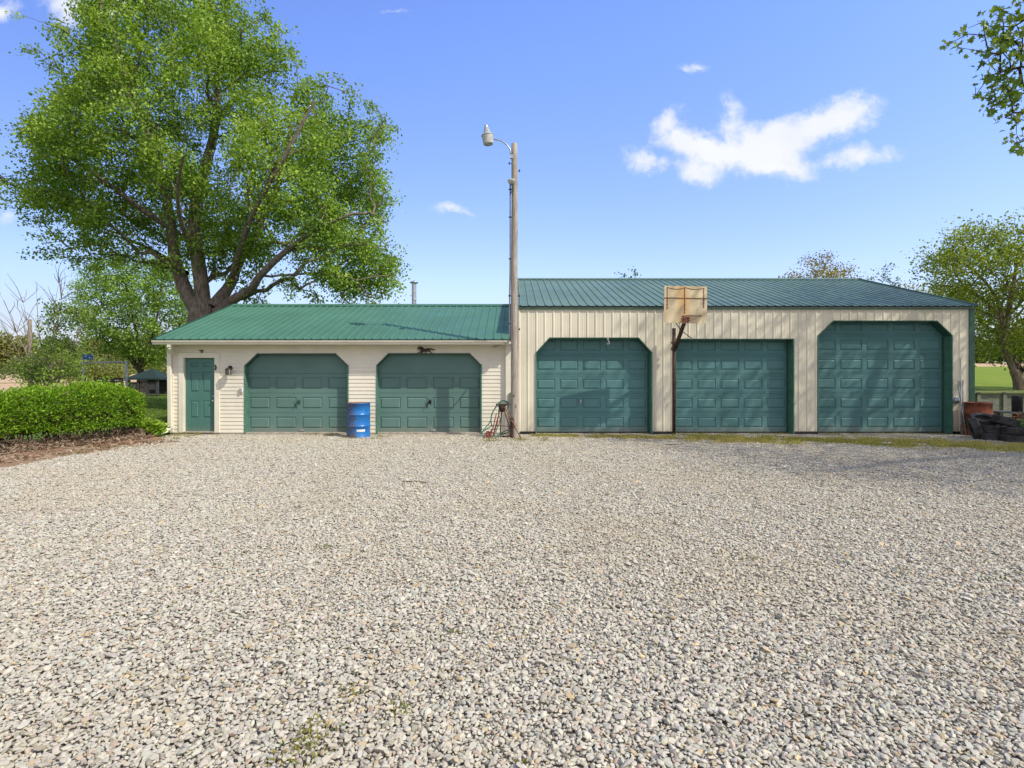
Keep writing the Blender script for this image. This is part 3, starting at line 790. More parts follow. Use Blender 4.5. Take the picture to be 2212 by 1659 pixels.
m = MB(); slab(m, -bw / 2 - 0.012, bw / 2 + 0.012, 0.155, 0.172, 0.001, 0.014); m.build('cross_rail', M['rust'], HB)
for s, t0, t1 in ((-bw * 0.43, -0.09, bh / 2 - 0.05), (bw * 0.42, -0.05, bh / 2 - 0.04), (-0.03, -0.20, bh / 2 - 0.02)):
    m = MB(); slab(m, s - 0.008, s + 0.008, t0, t1, 0.002, 0.010)
    for t in (t0, t0 + 0.09, t0 + 0.19): slab(m, s - 0.014, s + 0.014, t - 0.013, t + 0.013, 0.003, 0.016)
    m.build('strap', M['rust'], HB)
m = MB()
m.tube([bp(-bw / 2 + 0.07 + (bw - 0.14) * k / 24, bh / 2 - 0.035 - 0.045 * math.sin(math.pi * ((k / 12) % 1.0)), 0.006) for k in range(25)], 0.0055, 6)
m.build('net_cord', M['rust'], HB)
rc = Vector(kp(1737, 466, bY - 0.30)); rc.z = bc.z - bh * 0.335
m = MB()
rim = [(rc.x + 0.235 * math.cos(a), rc.y + 0.235 * math.sin(a), rc.z + 0.005 * math.sin(a)) for a in np.linspace(0, 2 * math.pi, 33)]
m.tube(rim, 0.009, 8)
q0 = bp(-0.01, -bh * 0.40, 0.012)
for dx_ in (-0.05, 0.05):
    a = rc + (q0 - rc).normalized() * 0.215 + Vector((dx_ * 2.0, 0, 0)); m.tube([q0 + Vector((dx_, 0, 0.02)), a], 0.009, 6)
    m.tube([q0 + Vector((dx_, 0, -0.05)), a + Vector((dx_ * 2, -0.12, 0))], 0.006, 6)
m.build('rim', M['rust'], HB)
m = MB(); slab(m, -0.085, 0.075, -bh * 0.47, -bh * 0.33, 0.004, 0.035); m.build('rim_bracket', M['rust'], HB)

# ================================================================ clutter at the right corner of the barn
def cp(px, py, Y): return W((2840 + px / 6.144) * S, (1060 + py / 6.144) * S, Y)
for nm, top, bot, yb, yt, r, mt, lb in (
        ('pole_stake', (255, 85), (268, 1520), -0.42, -0.05, 0.011, 'grey_pipe', 'longest thin grey pole leaning on the barn corner by the rusty drum'),
        ('pole_stake', (300, 490), (290, 1530), -0.36, -0.06, 0.017, 'grey_pipe', 'short upright tool handle leaning among the poles at the barn corner'),
        ('pole_stake', (205, 490), (355, 1545), -0.50, -0.06, 0.015, 'galv', 'pale metal pole leaning at a slant against the rusty drum')):
    m = MB(); a, b = Vector(cp(*top, yt)), Vector(cp(*bot, yb)); b.z = 0.0
    m.tube([b, b.lerp(a, 0.5), a], r, 10); o = m.build('leaning_pole', M[mt]); tag(o, lb, 'pole', 'poles leaning at the barn corner')
S_ = thing('shovel', 'long-handled shovel with a brown blade resting beside the leaning poles', 'shovel', (cp(290, 1500, -0.40)[0], -0.40, 0))
m = MB(); b = Vector(cp(285, 1500, -0.42)); a = Vector(cp(240, 515, -0.05)); b.z = 0.28; m.tube([b, a], 0.016, 10); m.build('handle', M['boards'], S_)
m = MB(); X = b.x; m.prism([(X - 0.065, 0.30), (X + 0.065, 0.30), (X + 0.07, 0.12), (X + 0.04, 0.03), (X, 0.0), (X - 0.04, 0.03), (X - 0.07, 0.12)], -0.45, -0.443); m.build('blade', M['twig'], S_)
hx, hz = cp(185, 865, -0.04)[0], cp(185, 865, -0.04)[2]
S2 = thing('metal_cap', 'round shiny metal cap fixed low on the barn wall behind the poles', 'metal cap', (hx, -0.03, hz))
m = MB(); m.lathe([(0.0, 0.0), (0.085, 0.0), (0.088, 0.01), (0.080, 0.05), (0.04, 0.075), (0.0, 0.08)], (hx, -0.028, hz), 24, Matrix.Rotation(R(90), 4, 'X')); m.build('dome', M['galv'], S2)
m = MB(); m.lathe([(0.085, 0.0), (0.098, 0.0), (0.098, 0.012), (0.085, 0.012)], (hx, -0.028, hz), 24, Matrix.Rotation(R(90), 4, 'X')); m.build('rim', M['galv'], S2)

rx, ry = gx(2113, -0.42), -0.42
R_ = thing('rusty_drum', 'open rust-brown steel drum at the right corner of the barn', 'drum', (rx, ry, 0))
m = MB(); pf = drum_profile(0.292, 0.87); m.lathe([p for p in pf] + [(0.282, 0.868), (0.280, 0.30)], (rx, ry, 0), 48); m.build('barrel', M['rust_orange'], R_)
m = MB(); m.lathe([(0.279, 0.55), (0.10, 0.60), (0.0, 0.58)], (rx, ry, 0), 24); m.build('ash', M['rust_dark'], R_)

def tyre_mesh(name, Ro, w, mt, ri=None):
    ri = ri or Ro * 0.60
    h = w / 2
    prof = [(ri, -h * 0.62), (ri + 0.012, -h * 0.78), (Ro * 0.82, -h), (Ro * 0.93, -h * 0.94), (Ro * 0.985, -h * 0.74)]
    for c in (-0.36, 0.0, 0.36):
        prof += [(Ro, h * (c - 0.14)), (Ro - 0.010, h * (c - 0.12)), (Ro - 0.010, h * (c + 0.12)), (Ro, h * (c + 0.14))] if False else [(Ro, h * (c - 0.13)), (Ro - 0.011, h * (c - 0.06)), (Ro - 0.011, h * (c + 0.06)), (Ro, h * (c + 0.13))]
    prof += [(Ro * 0.985, h * 0.74), (Ro * 0.93, h * 0.94), (Ro * 0.82, h), (ri + 0.012, h * 0.78), (ri, h * 0.62), (ri + 0.03, h * 0.3), (ri + 0.045, 0), (ri + 0.03, -h * 0.3), (ri, -h * 0.62)]
    q = MB(); q.lathe(prof, (0, 0, 0), 56)
    for k in range(56):                       # tread blocks on the shoulders
        a = 2 * math.pi * (k + 0.5) / 56
        for sg in (-1, 1):
            c, s = math.cos(a), math.sin(a)
            q.bar((c * (Ro - 0.002), s * (Ro - 0.002), sg * h * 0.52), (c * (Ro - 0.012), s * (Ro - 0.012), sg * h * 0.90), 0.016, 0.010, (c, s, 0))
    return q.build(name, M[mt])
tg = 'old tyres piled at the barn corner'
t0 = tyre_mesh('tyre', 0.275, 0.185, 'rubber_dusty')
c1 = Vector((gx(2139.5, -1.35), -1.35, 0)); c2 = Vector((gx(2191, -1.75), -1.75, 0))
t0.location = c1 + Vector((0, 0, 0.093))
tag(t0, 'bottom black tyre of the stack nearer the rusty drum', 'tyre', tg)
def ty(loc, rot, lb):
    o = t0.copy(); COL.objects.link(o); o.location = loc; o.rotation_euler = rot; tag(o, lb, 'tyre', tg); return o
ty(c1 + Vector((0.015, 0.02, 0.281)), (R(2), R(-2), 1.0), 'upper flat tyre of the stack nearer the rusty drum')
ty(c1 + Vector((-0.24, 0.16, 0.262)), (R(74), R(-4), R(62)), 'tyre standing on edge, leaning on the stack nearer the rusty drum')
ty(c1 + Vector((-0.02, 0.20, 0.475)), (R(14), R(-12), 0.3), 'topmost tyre, lying tilted over the stack nearer the rusty drum')
ty(c2 + Vector((0, 0, 0.093)), (0, 0, 0.5), 'bottom black tyre of the stack at the edge of the photo')
ty(c2 + Vector((0.02, -0.01, 0.281)), (R(-1), R(1), 1.4), 'middle flat tyre of the stack at the edge of the photo')
ty(c2 + Vector((-0.10, 0.12, 0.475)), (R(6), R(17), 0.2), 'tyre tilted like a lid on the stack at the edge of the photo')

def dp(px, py, Y): return W((2750 + px / 6.146) * S, (1130 + py / 6.146) * S, Y)
ty0 = -0.1
xa, xb_ = dp(1575, 640, ty0)[0], dp(2150, 640, ty0)[0]
tz = dp(1600, 655, ty0)[2]
T_ = thing('work_table', 'low weathered table with a grey top and a red post leg behind the tyres', 'table', (xa + 0.4, ty0, 0))
m = MB(); m.box(xa, xb_, ty0 - 0.3, ty0 + 0.35, tz - 0.02, tz + 0.02); m.build('tabletop', M['boards'], T_, bevel=0.004)
lx_ = dp(1845, 700, ty0 - 0.1)[0]
m = MB(); m.box(lx_ - 0.075, lx_ + 0.075, ty0 - 0.18, ty0 - 0.04, 0, tz - 0.021); m.build('leg', M['red_post'], T_, bevel=0.006)
m = MB(); m.box(xb_ - 0.12, xb_ - 0.02, ty0 + 0.2, ty0 + 0.3, 0, tz - 0.021); m.build('leg', M['boards'], T_)
m = MB(); m.box(xa + 0.02, xa + 0.12, ty0 + 0.2, ty0 + 0.3, 0, tz - 0.021); m.build('leg', M['boards'], T_)
m = MB(); px_ = dp(1852, 500, ty0 - 0.1)[0]; m.lathe([(0.0, 0.0), (0.115, 0.0), (0.12, 0.40), (0.125, 0.42), (0.115, 0.42), (0.108, 0.1), (0.0, 0.1)], (px_, ty0 - 0.1, tz + 0.021), 24)
o = m.build('black_pot', M['rubber']); tag(o, 'black cylindrical pot standing on the weathered table', 'pot')
m = MB(); xc = dp(1565, 700, ty0)[0]; m.box(xc - 0.22, xc + 0.22, ty0 - 0.02, ty0 + 0.42, 0.0, 0.40)
for z in (0.1, 0.2, 0.3): m.box(xc - 0.228, xc + 0.228, ty0 - 0.028, ty0 + 0.43, z, z + 0.03)
o = m.build('crate', M['rubber'], bevel=0.006); o.location.x = -0.0; tag(o, 'black plastic crate on the ground under the weathered table', 'crate')

# retaining wall
RWY = 5.3
rwt = gz(848, RWY)
RW = thing('retaining_wall', 'low weathered grey board retaining wall along the lawn beyond the barn', 'wall', (18, RWY, 0))
nb = 4; bh_ = (rwt - 0.02) / nb
for k in range(nb):
    m = MB(); m.box(15.5, 26, RWY, RWY + 0.06, 0.0 + k * bh_ + 0.004, (k + 1) * bh_ - 0.004); m.build('board', M['boards'], RW, bevel=0.006)
for u in (2112, 2168, 2222, 2276, 2330):
    X = gx(u, RWY); m = MB(); m.box(X - 0.065, X + 0.065, RWY - 0.06, RWY - 0.002, 0, rwt + 0.0); m.build('post', M['boards'], RW, bevel=0.008)
m = MB(); m.box(15.5, 26, RWY - 0.11, RWY + 0.09, rwt + 0.002, rwt + 0.035); m.build('cap_board', M['boards'], RW, bevel=0.006)
# ================================================================ ground
def sheet(name, xs, ys, zf, material, kind='structure'):
    xs, ys = np.asarray(xs), np.asarray(ys)
    X, Y = np.meshgrid(xs, ys)
    Z = zf(X, Y)
    V = np.stack([X.ravel(), Y.ravel(), Z.ravel()], 1)
    nx, ny = len(xs), len(ys)
    i, j = np.meshgrid(np.arange(nx - 1), np.arange(ny - 1))
    a = (j * nx + i).ravel()
    Q = np.stack([a, a + 1, a + nx + 1, a + nx], 1)
    o = big_mesh(name, V, Q, material, smooth=True)
    o['kind'] = kind
    return o

def ground_mat(name, c1, c2, c3, scale=1.4, bump=0.6):
    t = NT(name)
    n = t.noise(scale, 6, 0.65)
    c = t.mix(t.ramp(n, 0.35, 0.65), c1, c2)
    c = t.mix(t.ramp(t.noise(scale * 9, 4, 0.7), 0.48, 0.70), c, c3)
    c = t.mix(1.0, c, t.mix(t.noise(70, 3), (0.6,) * 3, (1.3,) * 3), 'MULTIPLY')
    return t.done(t.bsdf(c, 0.95, 0, 0.15, t.bump(t.noise(40, 6, 0.7), bump, 0.04)))
M['grass_ground'] = ground_mat('grass_ground', (0.075, 0.13, 0.020), (0.12, 0.19, 0.030), (0.050, 0.095, 0.014))
M['lawn'] = ground_mat('lawn', (0.17, 0.245, 0.020), (0.24, 0.30, 0.030), (0.11, 0.17, 0.014), 0.7)
M['field'] = ground_mat('bare_field', (0.52, 0.36, 0.20), (0.62, 0.45, 0.27), (0.46, 0.32, 0.17), 0.25, 0.3)
M['yard'] = ground_mat('stone_dust', (0.36, 0.33, 0.265), (0.43, 0.395, 0.32), (0.29, 0.26, 0.205), 3.0)
M['dirt'] = ground_mat('red_dirt', (0.30, 0.165, 0.10), (0.36, 0.27, 0.17), (0.24, 0.165, 0.10), 1.6)

def span(a, b, n): return list(np.linspace(a, b, n))
gxs = [-700, -300, -120, -60] + span(-40, 40, 41) + [60, 120, 300, 700]
gys = [-60, -30] + span(-20, 60, 41) + [100, 200, 350, 700]
sheet('ground', gxs, gys, lambda X, Y: -0.03 + 0.0 * X, M['grass_ground'])
sheet('yard', span(-9.0, 26, 36), span(-24, 0.9, 26), lambda X, Y: -0.012 + 0.0 * X, M['yard'])
sheet('field', span(-420, -9, 40), span(27, 250, 24), lambda X, Y: -0.01 + 0.0 * X, M['field'])
lawn_z = lambda X, Y: rwt - 0.04 + 0.0215 * (Y - RWY) + 0.05 * np.sin(X * 0.3) * np.clip((Y - 8) / 20, 0, 1)
sheet('lawn', span(12.7, 90, 60), [RWY + 0.065] + span(6, 76, 50), lawn_z, M['lawn'])
sheet('field', span(12.7, 120, 30), span(76.0, 130, 12), lambda X, Y: lawn_z(X, Y) + 0.01, M['field'])

# ================================================================ gravel: one object, tiles of modelled stones
def ico():
    bm = bmesh.new(); bmesh.ops.create_icosphere(bm, subdivisions=2, radius=1.0)
    v = np.array([x.co[:] for x in bm.verts]); f = np.array([[q.index for q in p.verts] for p in bm.faces]); bm.free()
    return v, f
IV, IF = ico()
TILE = 0.75
def stone_tile(k):
    r = np.random.default_rng(100 + k)
    n = 41
    sp = TILE / n
    g = (np.stack(np.meshgrid(np.arange(n), np.arange(n)), -1).reshape(-1, 2) + 0.5) * sp + r.uniform(-0.45, 0.45, (n * n, 2)) * sp
    ex = r.uniform(0, TILE, (150, 2))
    P = np.concatenate([g, ex]); N = len(P)
    dia = np.clip(np.exp(r.normal(math.log(0.0212), 0.30, N)), 0.010, 0.042)
    dia[len(g):] *= 1.15
    V = np.repeat(IV[None], N, 0)
    for _ in range(8):                         # flat broken faces
        nn = r.normal(size=(N, 1, 3)); nn /= np.linalg.norm(nn, axis=2, keepdims=True)
        d = np.maximum((V * nn).sum(2, keepdims=True) - r.uniform(0.38, 0.74, (N, 1, 1)), 0)
        V = V - d * nn
    V = V * np.stack([r.uniform(1.15, 1.65, N), r.uniform(0.85, 1.2, N), r.uniform(0.45, 0.75, N)], 1)[:, None, :]
    az, tx = r.uniform(0, 2 * math.pi, N), r.normal(0, 0.24, (N, 2))
    ca, sa = np.cos(tx[:, 0]), np.sin(tx[:, 0])
    V = np.stack([V[..., 0], V[..., 1] * ca[:, None] - V[..., 2] * sa[:, None], V[..., 1] * sa[:, None] + V[..., 2] * ca[:, None]], -1)
    ca, sa = np.cos(tx[:, 1]), np.sin(tx[:, 1])
    V = np.stack([V[..., 0] * ca[:, None] + V[..., 2] * sa[:, None], V[..., 1], -V[..., 0] * sa[:, None] + V[..., 2] * ca[:, None]], -1)
    ca, sa = np.cos(az), np.sin(az)
    V = np.stack([V[..., 0] * ca[:, None] - V[..., 1] * sa[:, None], V[..., 0] * sa[:, None] + V[..., 1] * ca[:, None], V[..., 2]], -1)
    V = V * (dia / 2)[:, None, None]
    z = dia * 0.17 + r.uniform(-0.004, 0.006, N); z[len(g):] += 0.010
    V = V + np.stack([P[:, 0] - TILE / 2, P[:, 1] - TILE / 2, z], 1)[:, None, :]
    lum = np.clip(r.normal(0.445, 0.046, N), 0.27, 0.60)
    c = lum[:, None] * np.array([1.06, 0.995, 0.79]) * (1 + r.normal(0, 0.018, (N, 3)))
    u = r.uniform(size=N)
    c[u < 0.05] *= (1.0, 0.84, 0.62)
    c[(u > 0.07) & (u < 0.13)] *= (0.88, 0.74, 0.70)
    c[(u > 0.13) & (u < 0.17)] *= (0.86, 0.93, 0.98)
    c[(u > 0.20) & (u < 0.23)] *= 0.5
    F_ = (IF[None] + (np.arange(N) * len(IV))[:, None, None]).reshape(-1, 3)
    o = big_mesh('stone_tile', V.reshape(-1, 3), F_, M['stone'], col=np.repeat(c, len(IV), 0))
    COL.objects.unlink(o)
    return o
t = NT('limestone')
at = t.node('ShaderNodeAttribute', attribute_name='tint').outputs['Color']
c = t.mix(1.0, at, t.mix(t.noise(160, 3), (0.86,) * 3, (1.12,) * 3), 'MULTIPLY')
c = t.mix(t.ramp(t.noise(0.42, 4, 0.6), 0.46, 0.66, 0, 0.42), c, (0.44, 0.385, 0.27))       # silty, faintly mossy patches
c = t.mix(t.ramp(t.noise(0.8, 5, 0.65), 0.57, 0.76, 0, 0.38), c, (0.40, 0.335, 0.265))
M['stone'] = t.done(t.bsdf(c, 0.88, 0, 0.25))
tiles = [stone_tile(k) for k in range(5)]
pts, rots, var = [], [], []
def edge_x(y): return -8.82 + 0.13 * math.sin(y * 1.3) + 0.08 * math.sin(y * 3.1)
y = -18.0
while y < -0.05:
    x0 = edge_x(y)
    if y > -1.2: x0 += (y + 1.2) * 0.0
    k = 0
    while x0 + k * TILE < 19.0:
        pts.append((x0 + TILE / 2 + k * TILE, min(y, -0.05 - TILE / 2) + (TILE / 2 if y < -1 else 0), random.uniform(-0.003, 0.003)))
        rots.append((0, 0, math.pi / 2 * random.randrange(4))); var.append(random.randrange(5)); k += 1
    y += TILE
me = bpy.data.meshes.new('gravel'); me.from_pydata(pts, [], [])
a = me.attributes.new('spin', 'FLOAT_VECTOR', 'POINT'); a.data.foreach_set('vector', np.array(rots, dtype=np.float32).ravel())
a = me.attributes.new('which', 'INT', 'POINT'); a.data.foreach_set('value', np.array(var, dtype=np.int32))
gravel = bpy.data.objects.new('gravel', me); COL.objects.link(gravel)
tag(gravel, 'pale crushed limestone gravel covering the whole yard in front of the buildings', 'gravel', kind='stuff')
ng = bpy.data.node_groups.new('scatter_stones', 'GeometryNodeTree')
ng.interface.new_socket('Geometry', in_out='INPUT', socket_type='NodeSocketGeometry'); ng.interface.new_socket('Geometry', in_out='OUTPUT', socket_type='NodeSocketGeometry')
gi, go = ng.nodes.new('NodeGroupInput'), ng.nodes.new('NodeGroupOutput')
jn = ng.nodes.new('GeometryNodeJoinGeometry')
for o in reversed(tiles):
    oi = ng.nodes.new('GeometryNodeObjectInfo'); oi.inputs['Object'].default_value = o
    g2 = ng.nodes.new('GeometryNodeGeometryToInstance'); ng.links.new(oi.outputs['Geometry'], g2.inputs[0]); ng.links.new(g2.outputs[0], jn.inputs[0])
ip = ng.nodes.new('GeometryNodeInstanceOnPoints'); ip.inputs['Pick Instance'].default_value = True
def named(n, ty_):
    q = ng.nodes.new('GeometryNodeInputNamedAttribute'); q.data_type = ty_; q.inputs['Name'].default_value = n
    return next(s for s in q.outputs if s.enabled and s.name == 'Attribute')
ng.links.new(gi.outputs[0], ip.inputs['Points']); ng.links.new(jn.outputs[0], ip.inputs['Instance'])
ng.links.new(named('which', 'INT'), ip.inputs['Instance Index']); ng.links.new(named('spin', 'FLOAT_VECTOR'), ip.inputs['Rotation'])
ng.links.new(ip.outputs[0], go.inputs[0])
md = gravel.modifiers.new('stones', 'NODES'); md.node_group = ng

# ================================================================ foliage
def unit(v): return v / np.maximum(np.linalg.norm(v, axis=-1, keepdims=True), 1e-9)

def leaf_quads(C, A, L, Wd, col, r, fold=0.25, flat=0.55):
    """bent leaf shapes: base, two sides, tip"""
    N = len(C)
    A = unit(A)
    S_v = unit(np.cross(A, np.array([0, 0, 1.0])) * flat + r.normal(size=(N, 3)) * (1 - flat * 0.6))
    S_v = unit(S_v - A * (S_v * A).sum(1, keepdims=True))
    Nn = np.cross(A, S_v)
    L, Wd = L[:, None], Wd[:, None]
    mid = C + A * L * 0.42 + Nn * Wd * fold
    V = np.stack([C, mid + S_v * Wd, C + A * L - Nn * Wd * 0.3, mid - S_v * Wd], 1).reshape(-1, 3)
    Q = np.arange(N * 4).reshape(N, 4)
    return V, Q, np.repeat(col, 4, 0)

def lobed_leaves(C, A, L, col, r):
    """five-lobed leaf outline for leaves seen close"""
    N = len(C)
    A = unit(A); S_v = unit(np.cross(A, r.normal(size=(N, 3)))); Nn = np.cross(A, S_v)
    out = np.array([(0, 0), (0.18, 0.16), (0.55, 0.12), (0.40, 0.42), (0.62, 0.72), (0.22, 0.62), (0.0, 1.0), (-0.22, 0.62), (-0.62, 0.72), (-0.40, 0.42), (-0.55, 0.12), (-0.18, 0.16)])
    V = C[:, None] + L[:, None, None] * (S_v[:, None] * out[None, :, :1] + A[:, None] * out[None, :, 1:] + Nn[:, None] * (0.22 * np.abs(out[None, :, :1])))
    k = len(out)
    tri = np.array([(0, 1, 11), (1, 3, 11), (1, 2, 3), (3, 9, 11), (9, 10, 11), (3, 5, 9), (3, 4, 5), (5, 7, 9), (7, 8, 9), (5, 6, 7)])
    Q = (tri[None] + (np.arange(N) * k)[:, None, None]).reshape(-1, 3)
    return V.reshape(-1, 3), Q, np.repeat(col, k, 0)

def grow(limbs, targets, wpath=0.30, step=0.8, wob=0.10, tip=0.008, k_r=0.0085):
    """limbs: list of (points, radii); every target gets a branch to the skeleton. -> node arrays (pos, parent, radius)"""
    pos, par, path, fixed = [], [], [], []
    for pts_, rad in limbs:
        pts_ = [np.array(p, float) for p in pts_]
        if pos:
            d = np.linalg.norm(np.array(pos) - pts_[0], axis=1); prev = int(d.argmin())
        else: prev = -1
        for i, p in enumerate(pts_):
            if i == 0: q = [(p, rad[0])]
            else:
                n = max(1, int(np.linalg.norm(p - pts_[i - 1]) / step))
                q = [(pts_[i - 1] + (p - pts_[i - 1]) * (k + 1) / n, rad[i - 1] + (rad[i] - rad[i - 1]) * (k + 1) / n) for k in range(n)]
            for pp, rr in q:
                pos.append(pp); par.append(prev); fixed.append(rr)
                path.append(0 if prev < 0 else path[prev] + np.linalg.norm(pp - pos[prev])); prev = len(pos) - 1
    n_limb = len(pos)
    P = np.array(pos)
    T = np.asarray(targets)
    order = np.argsort([np.min(np.linalg.norm(P - t_, axis=1)) for t_ in T])
    cap = len(pos) + len(T) * 14
    BP = np.zeros((cap, 3)); BP[:len(pos)] = P
    BL = np.zeros(cap); BL[:len(pos)] = path
    n = len(pos)
    tips = np.zeros(len(T), int)
    for ti in order:
        t_ = T[ti]
        d = np.linalg.norm(BP[:n] - t_, axis=1)
        below = np.maximum(BP[:n, 2] - t_[2], 0)
        j = int((d + wpath * BL[:n] + 0.25 * below).argmin())
        L = d[j]; k = max(1, int(math.ceil(L / step)))
        a = BP[j].copy(); prev = j
        sag = random.uniform(-0.1, 0.16) * L
        for s in range(1, k + 1):
            f = s / k
            p = a + (t_ - a) * f + np.array([0, 0, 1.0]) * sag * math.sin(math.pi * f) + (np.array([random.gauss(0, wob) for _ in range(3)]) * min(L, 1.2) if s < k else 0)
            if n >= cap: break
            BP[n] = p; BL[n] = BL[prev] + np.linalg.norm(p - BP[prev]); par.append(prev); fixed.append(0.0); prev = n; n += 1
        tips[ti] = prev
    cnt = np.zeros(n); cnt[tips] = 1
    for i in range(n - 1, -1, -1):
        if par[i] >= 0: cnt[par[i]] += cnt[i]
    rad = np.maximum(np.array(fixed[:n]), np.maximum(tip, k_r * np.sqrt(np.maximum(cnt, 0.3))))
    rad[n_limb:] = np.minimum(rad[n_limb:], 0.16)
    return BP[:n], np.array(par[:n]), rad, n_limb, BP[:n][tips], np.array([par[t_] for t_ in tips])

def wood_mesh(name, limbs, BP, par, rad, n_limb, material, parent, sides=5):
    q = MB()
    for pts_, rr in limbs:
        pts_ = [Vector(p) for p in pts_]
        fine, fr = [], []
        for i in range(len(pts_) - 1):
            for k in range(5):
                f = k / 5
                p0, p1, p2, p3 = pts_[max(i - 1, 0)], pts_[i], pts_[i + 1], pts_[min(i + 2, len(pts_) - 1)]
                fine.append(0.5 * ((2 * p1) + (p2 - p0) * f + (2 * p0 - 5 * p1 + 4 * p2 - p3) * f * f + (3 * p1 - 3 * p2 - p0 + p3) * f ** 3))
                fr.append((rr[i] + (rr[i + 1] - rr[i]) * f) * (1 + random.uniform(-0.05, 0.05)))
        fine.append(pts_[-1]); fr.append(rr[-1])
        q.tube(fine, fr, 12)
    idx = np.array([i for i in range(n_limb, len(BP)) if par[i] >= 0])
    V = np.array(q.v).reshape(-1, 3); faces4 = [f for f in q.f if len(f) == 4]
    Q = np.array(faces4, dtype=np.int64).reshape(-1, 4)
    if len(idx):
        a, b = BP[par[idx]], BP[idx]
        rb = rad[idx]; ra = np.minimum(rad[par[idx]], rb * 1.35)
        d = unit(b - a)
        u = unit(np.cross(d, np.where(np.abs(d[:, 2:3]) > 0.9, np.array([[1.0, 0, 0]]), np.array([[0, 0, 1.0]]))))
        w = np.cross(d, u)
        ang = 2 * np.pi * np.arange(sides) / sides
        ring = u[:, None] * np.cos(ang)[None, :, None] + w[:, None] * np.sin(ang)[None, :, None]
        VA = a[:, None] + ring * ra[:, None, None]; VB = b[:, None] + ring * rb[:, None, None]
        VV = np.concatenate([VA, VB], 1).reshape(-1, 3)
        base = len(V) + np.arange(len(idx)) * 2 * sides
        k = np.arange(sides); k2 = (k + 1) % sides
        QQ = np.stack([base[:, None] + k, base[:, None] + k2, base[:, None] + sides + k2, base[:, None] + sides + k], -1).reshape(-1, 4)
        V = np.concatenate([V, VV]); Q = np.concatenate([Q, QQ])
    return big_mesh(name, V, Q, material, parent, smooth=True)

def crown(tips, prevs, BP, n_leaf, length, spread, size, c1, c2, r, droop=0.35, lobed=False, width=0.36, bright=0.28):
    """sprays of leaves along the last stretch of every twig"""
    N = len(tips)
    d = unit(tips - BP[prevs] + r.normal(size=(N, 3)) * 0.25)
    d[:, 2] -= droop; d = unit(d)
    cnt = np.maximum(3, (n_leaf * r.uniform(0.55, 1.45, N)).astype(int))
    own = np.repeat(np.arange(N), cnt); K = len(own)
    s = r.uniform(-0.45, 1.0, K)
    C = tips[own] + d[own] * (s * length)[:, None] + r.normal(size=(K, 3)) * spread * np.array([1, 1, 0.8])
    A = d[own] * 0.5 + r.normal(size=(K, 3)) * 0.75 + np.array([0, 0, -0.35])
    L = size * r.uniform(0.65, 1.35, K)
    f = np.clip(r.normal(0.5, 0.28, N), 0, 1)[own]
    f = np.clip(f + r.normal(0, 0.16, K), 0, 1)[:, None]
    col = (np.array(c1) * (1 - f) + np.array(c2) * f) * r.uniform(1 - bright, 1 + bright, (K, 1))
    if lobed: return lobed_leaves(C, A, L, col, r)
    return leaf_quads(C, A, L, L * width, col, r)

def in_poly(px, py, poly):
    poly = np.asarray(poly, float); inside = np.zeros(len(px), bool); j = len(poly) - 1
    for i in range(len(poly)):
        xi, yi = poly[i]; xj, yj = poly[j]
        cr = ((yi > py) != (yj > py)) & (px < (xj - xi) * (py - yi) / (yj - yi + 1e-12) + xi)
        inside ^= cr; j = i
    return inside
def edge_dist(px, py, poly):
    poly = np.asarray(poly, float); best = np.full(len(px), 1e9)
    for i in range(len(poly)):
        a, b = poly[i - 1], poly[i]; ab = b - a
        t_ = np.clip(((px - a[0]) * ab[0] + (py - a[1]) * ab[1]) / (ab @ ab), 0, 1)
        best = np.minimum(best, np.hypot(px - a[0] - t_ * ab[0], py - a[1] - t_ * ab[1]))
    return best

def outline_targets(poly_uv, Y, n, depth, r, shell=0.35, gap=0.9, gapscale=0.5, inset=0.0):
    """points filling a crown whose side view has this outline; depth(d) = half thickness d metres inside the edge"""
    poly = [(gx(u, Y), gz(v, Y)) for u, v in poly_uv]
    p = np.array(poly); lo, hi = p.min(0), p.max(0)
    out = []
    while len(out) < n:
        q = r.uniform(lo, hi, (4000, 2))
        q = q[in_poly(q[:, 0], q[:, 1], poly)]
        ed = edge_dist(q[:, 0], q[:, 1], poly)
        q, ed = q[ed > inset], ed[ed > inset]
        T = depth(ed)
        y = r.uniform(-1, 1, len(q)); y = np.sign(y) * np.abs(y) ** shell
        pt = np.stack([q[:, 0], Y + y * T, q[:, 1]], 1)
        s = np.sin(pt[:, 0] * 1.9 * gapscale + 1.3 * np.sin(pt[:, 2] * 1.1 * gapscale)) + np.sin(pt[:, 2] * 3.0 * gapscale + pt[:, 0] * 0.6 * gapscale + pt[:, 1] * 0.9) + np.sin(pt[:, 1] * 1.7 * gapscale + pt[:, 0] * 0.7)
        dd = pt[:, 1] + CAMD; ok = in_poly(CX + pt[:, 0] * F / dd, HZ - (pt[:, 2] - CAMZ) * F / dd, poly_uv)
        pt, s = pt[ok], s[ok]
        out += list(pt[s > -3 + gap * 2.2 * r.uniform(0.6, 1, len(pt))])
    return np.array(out[:n])

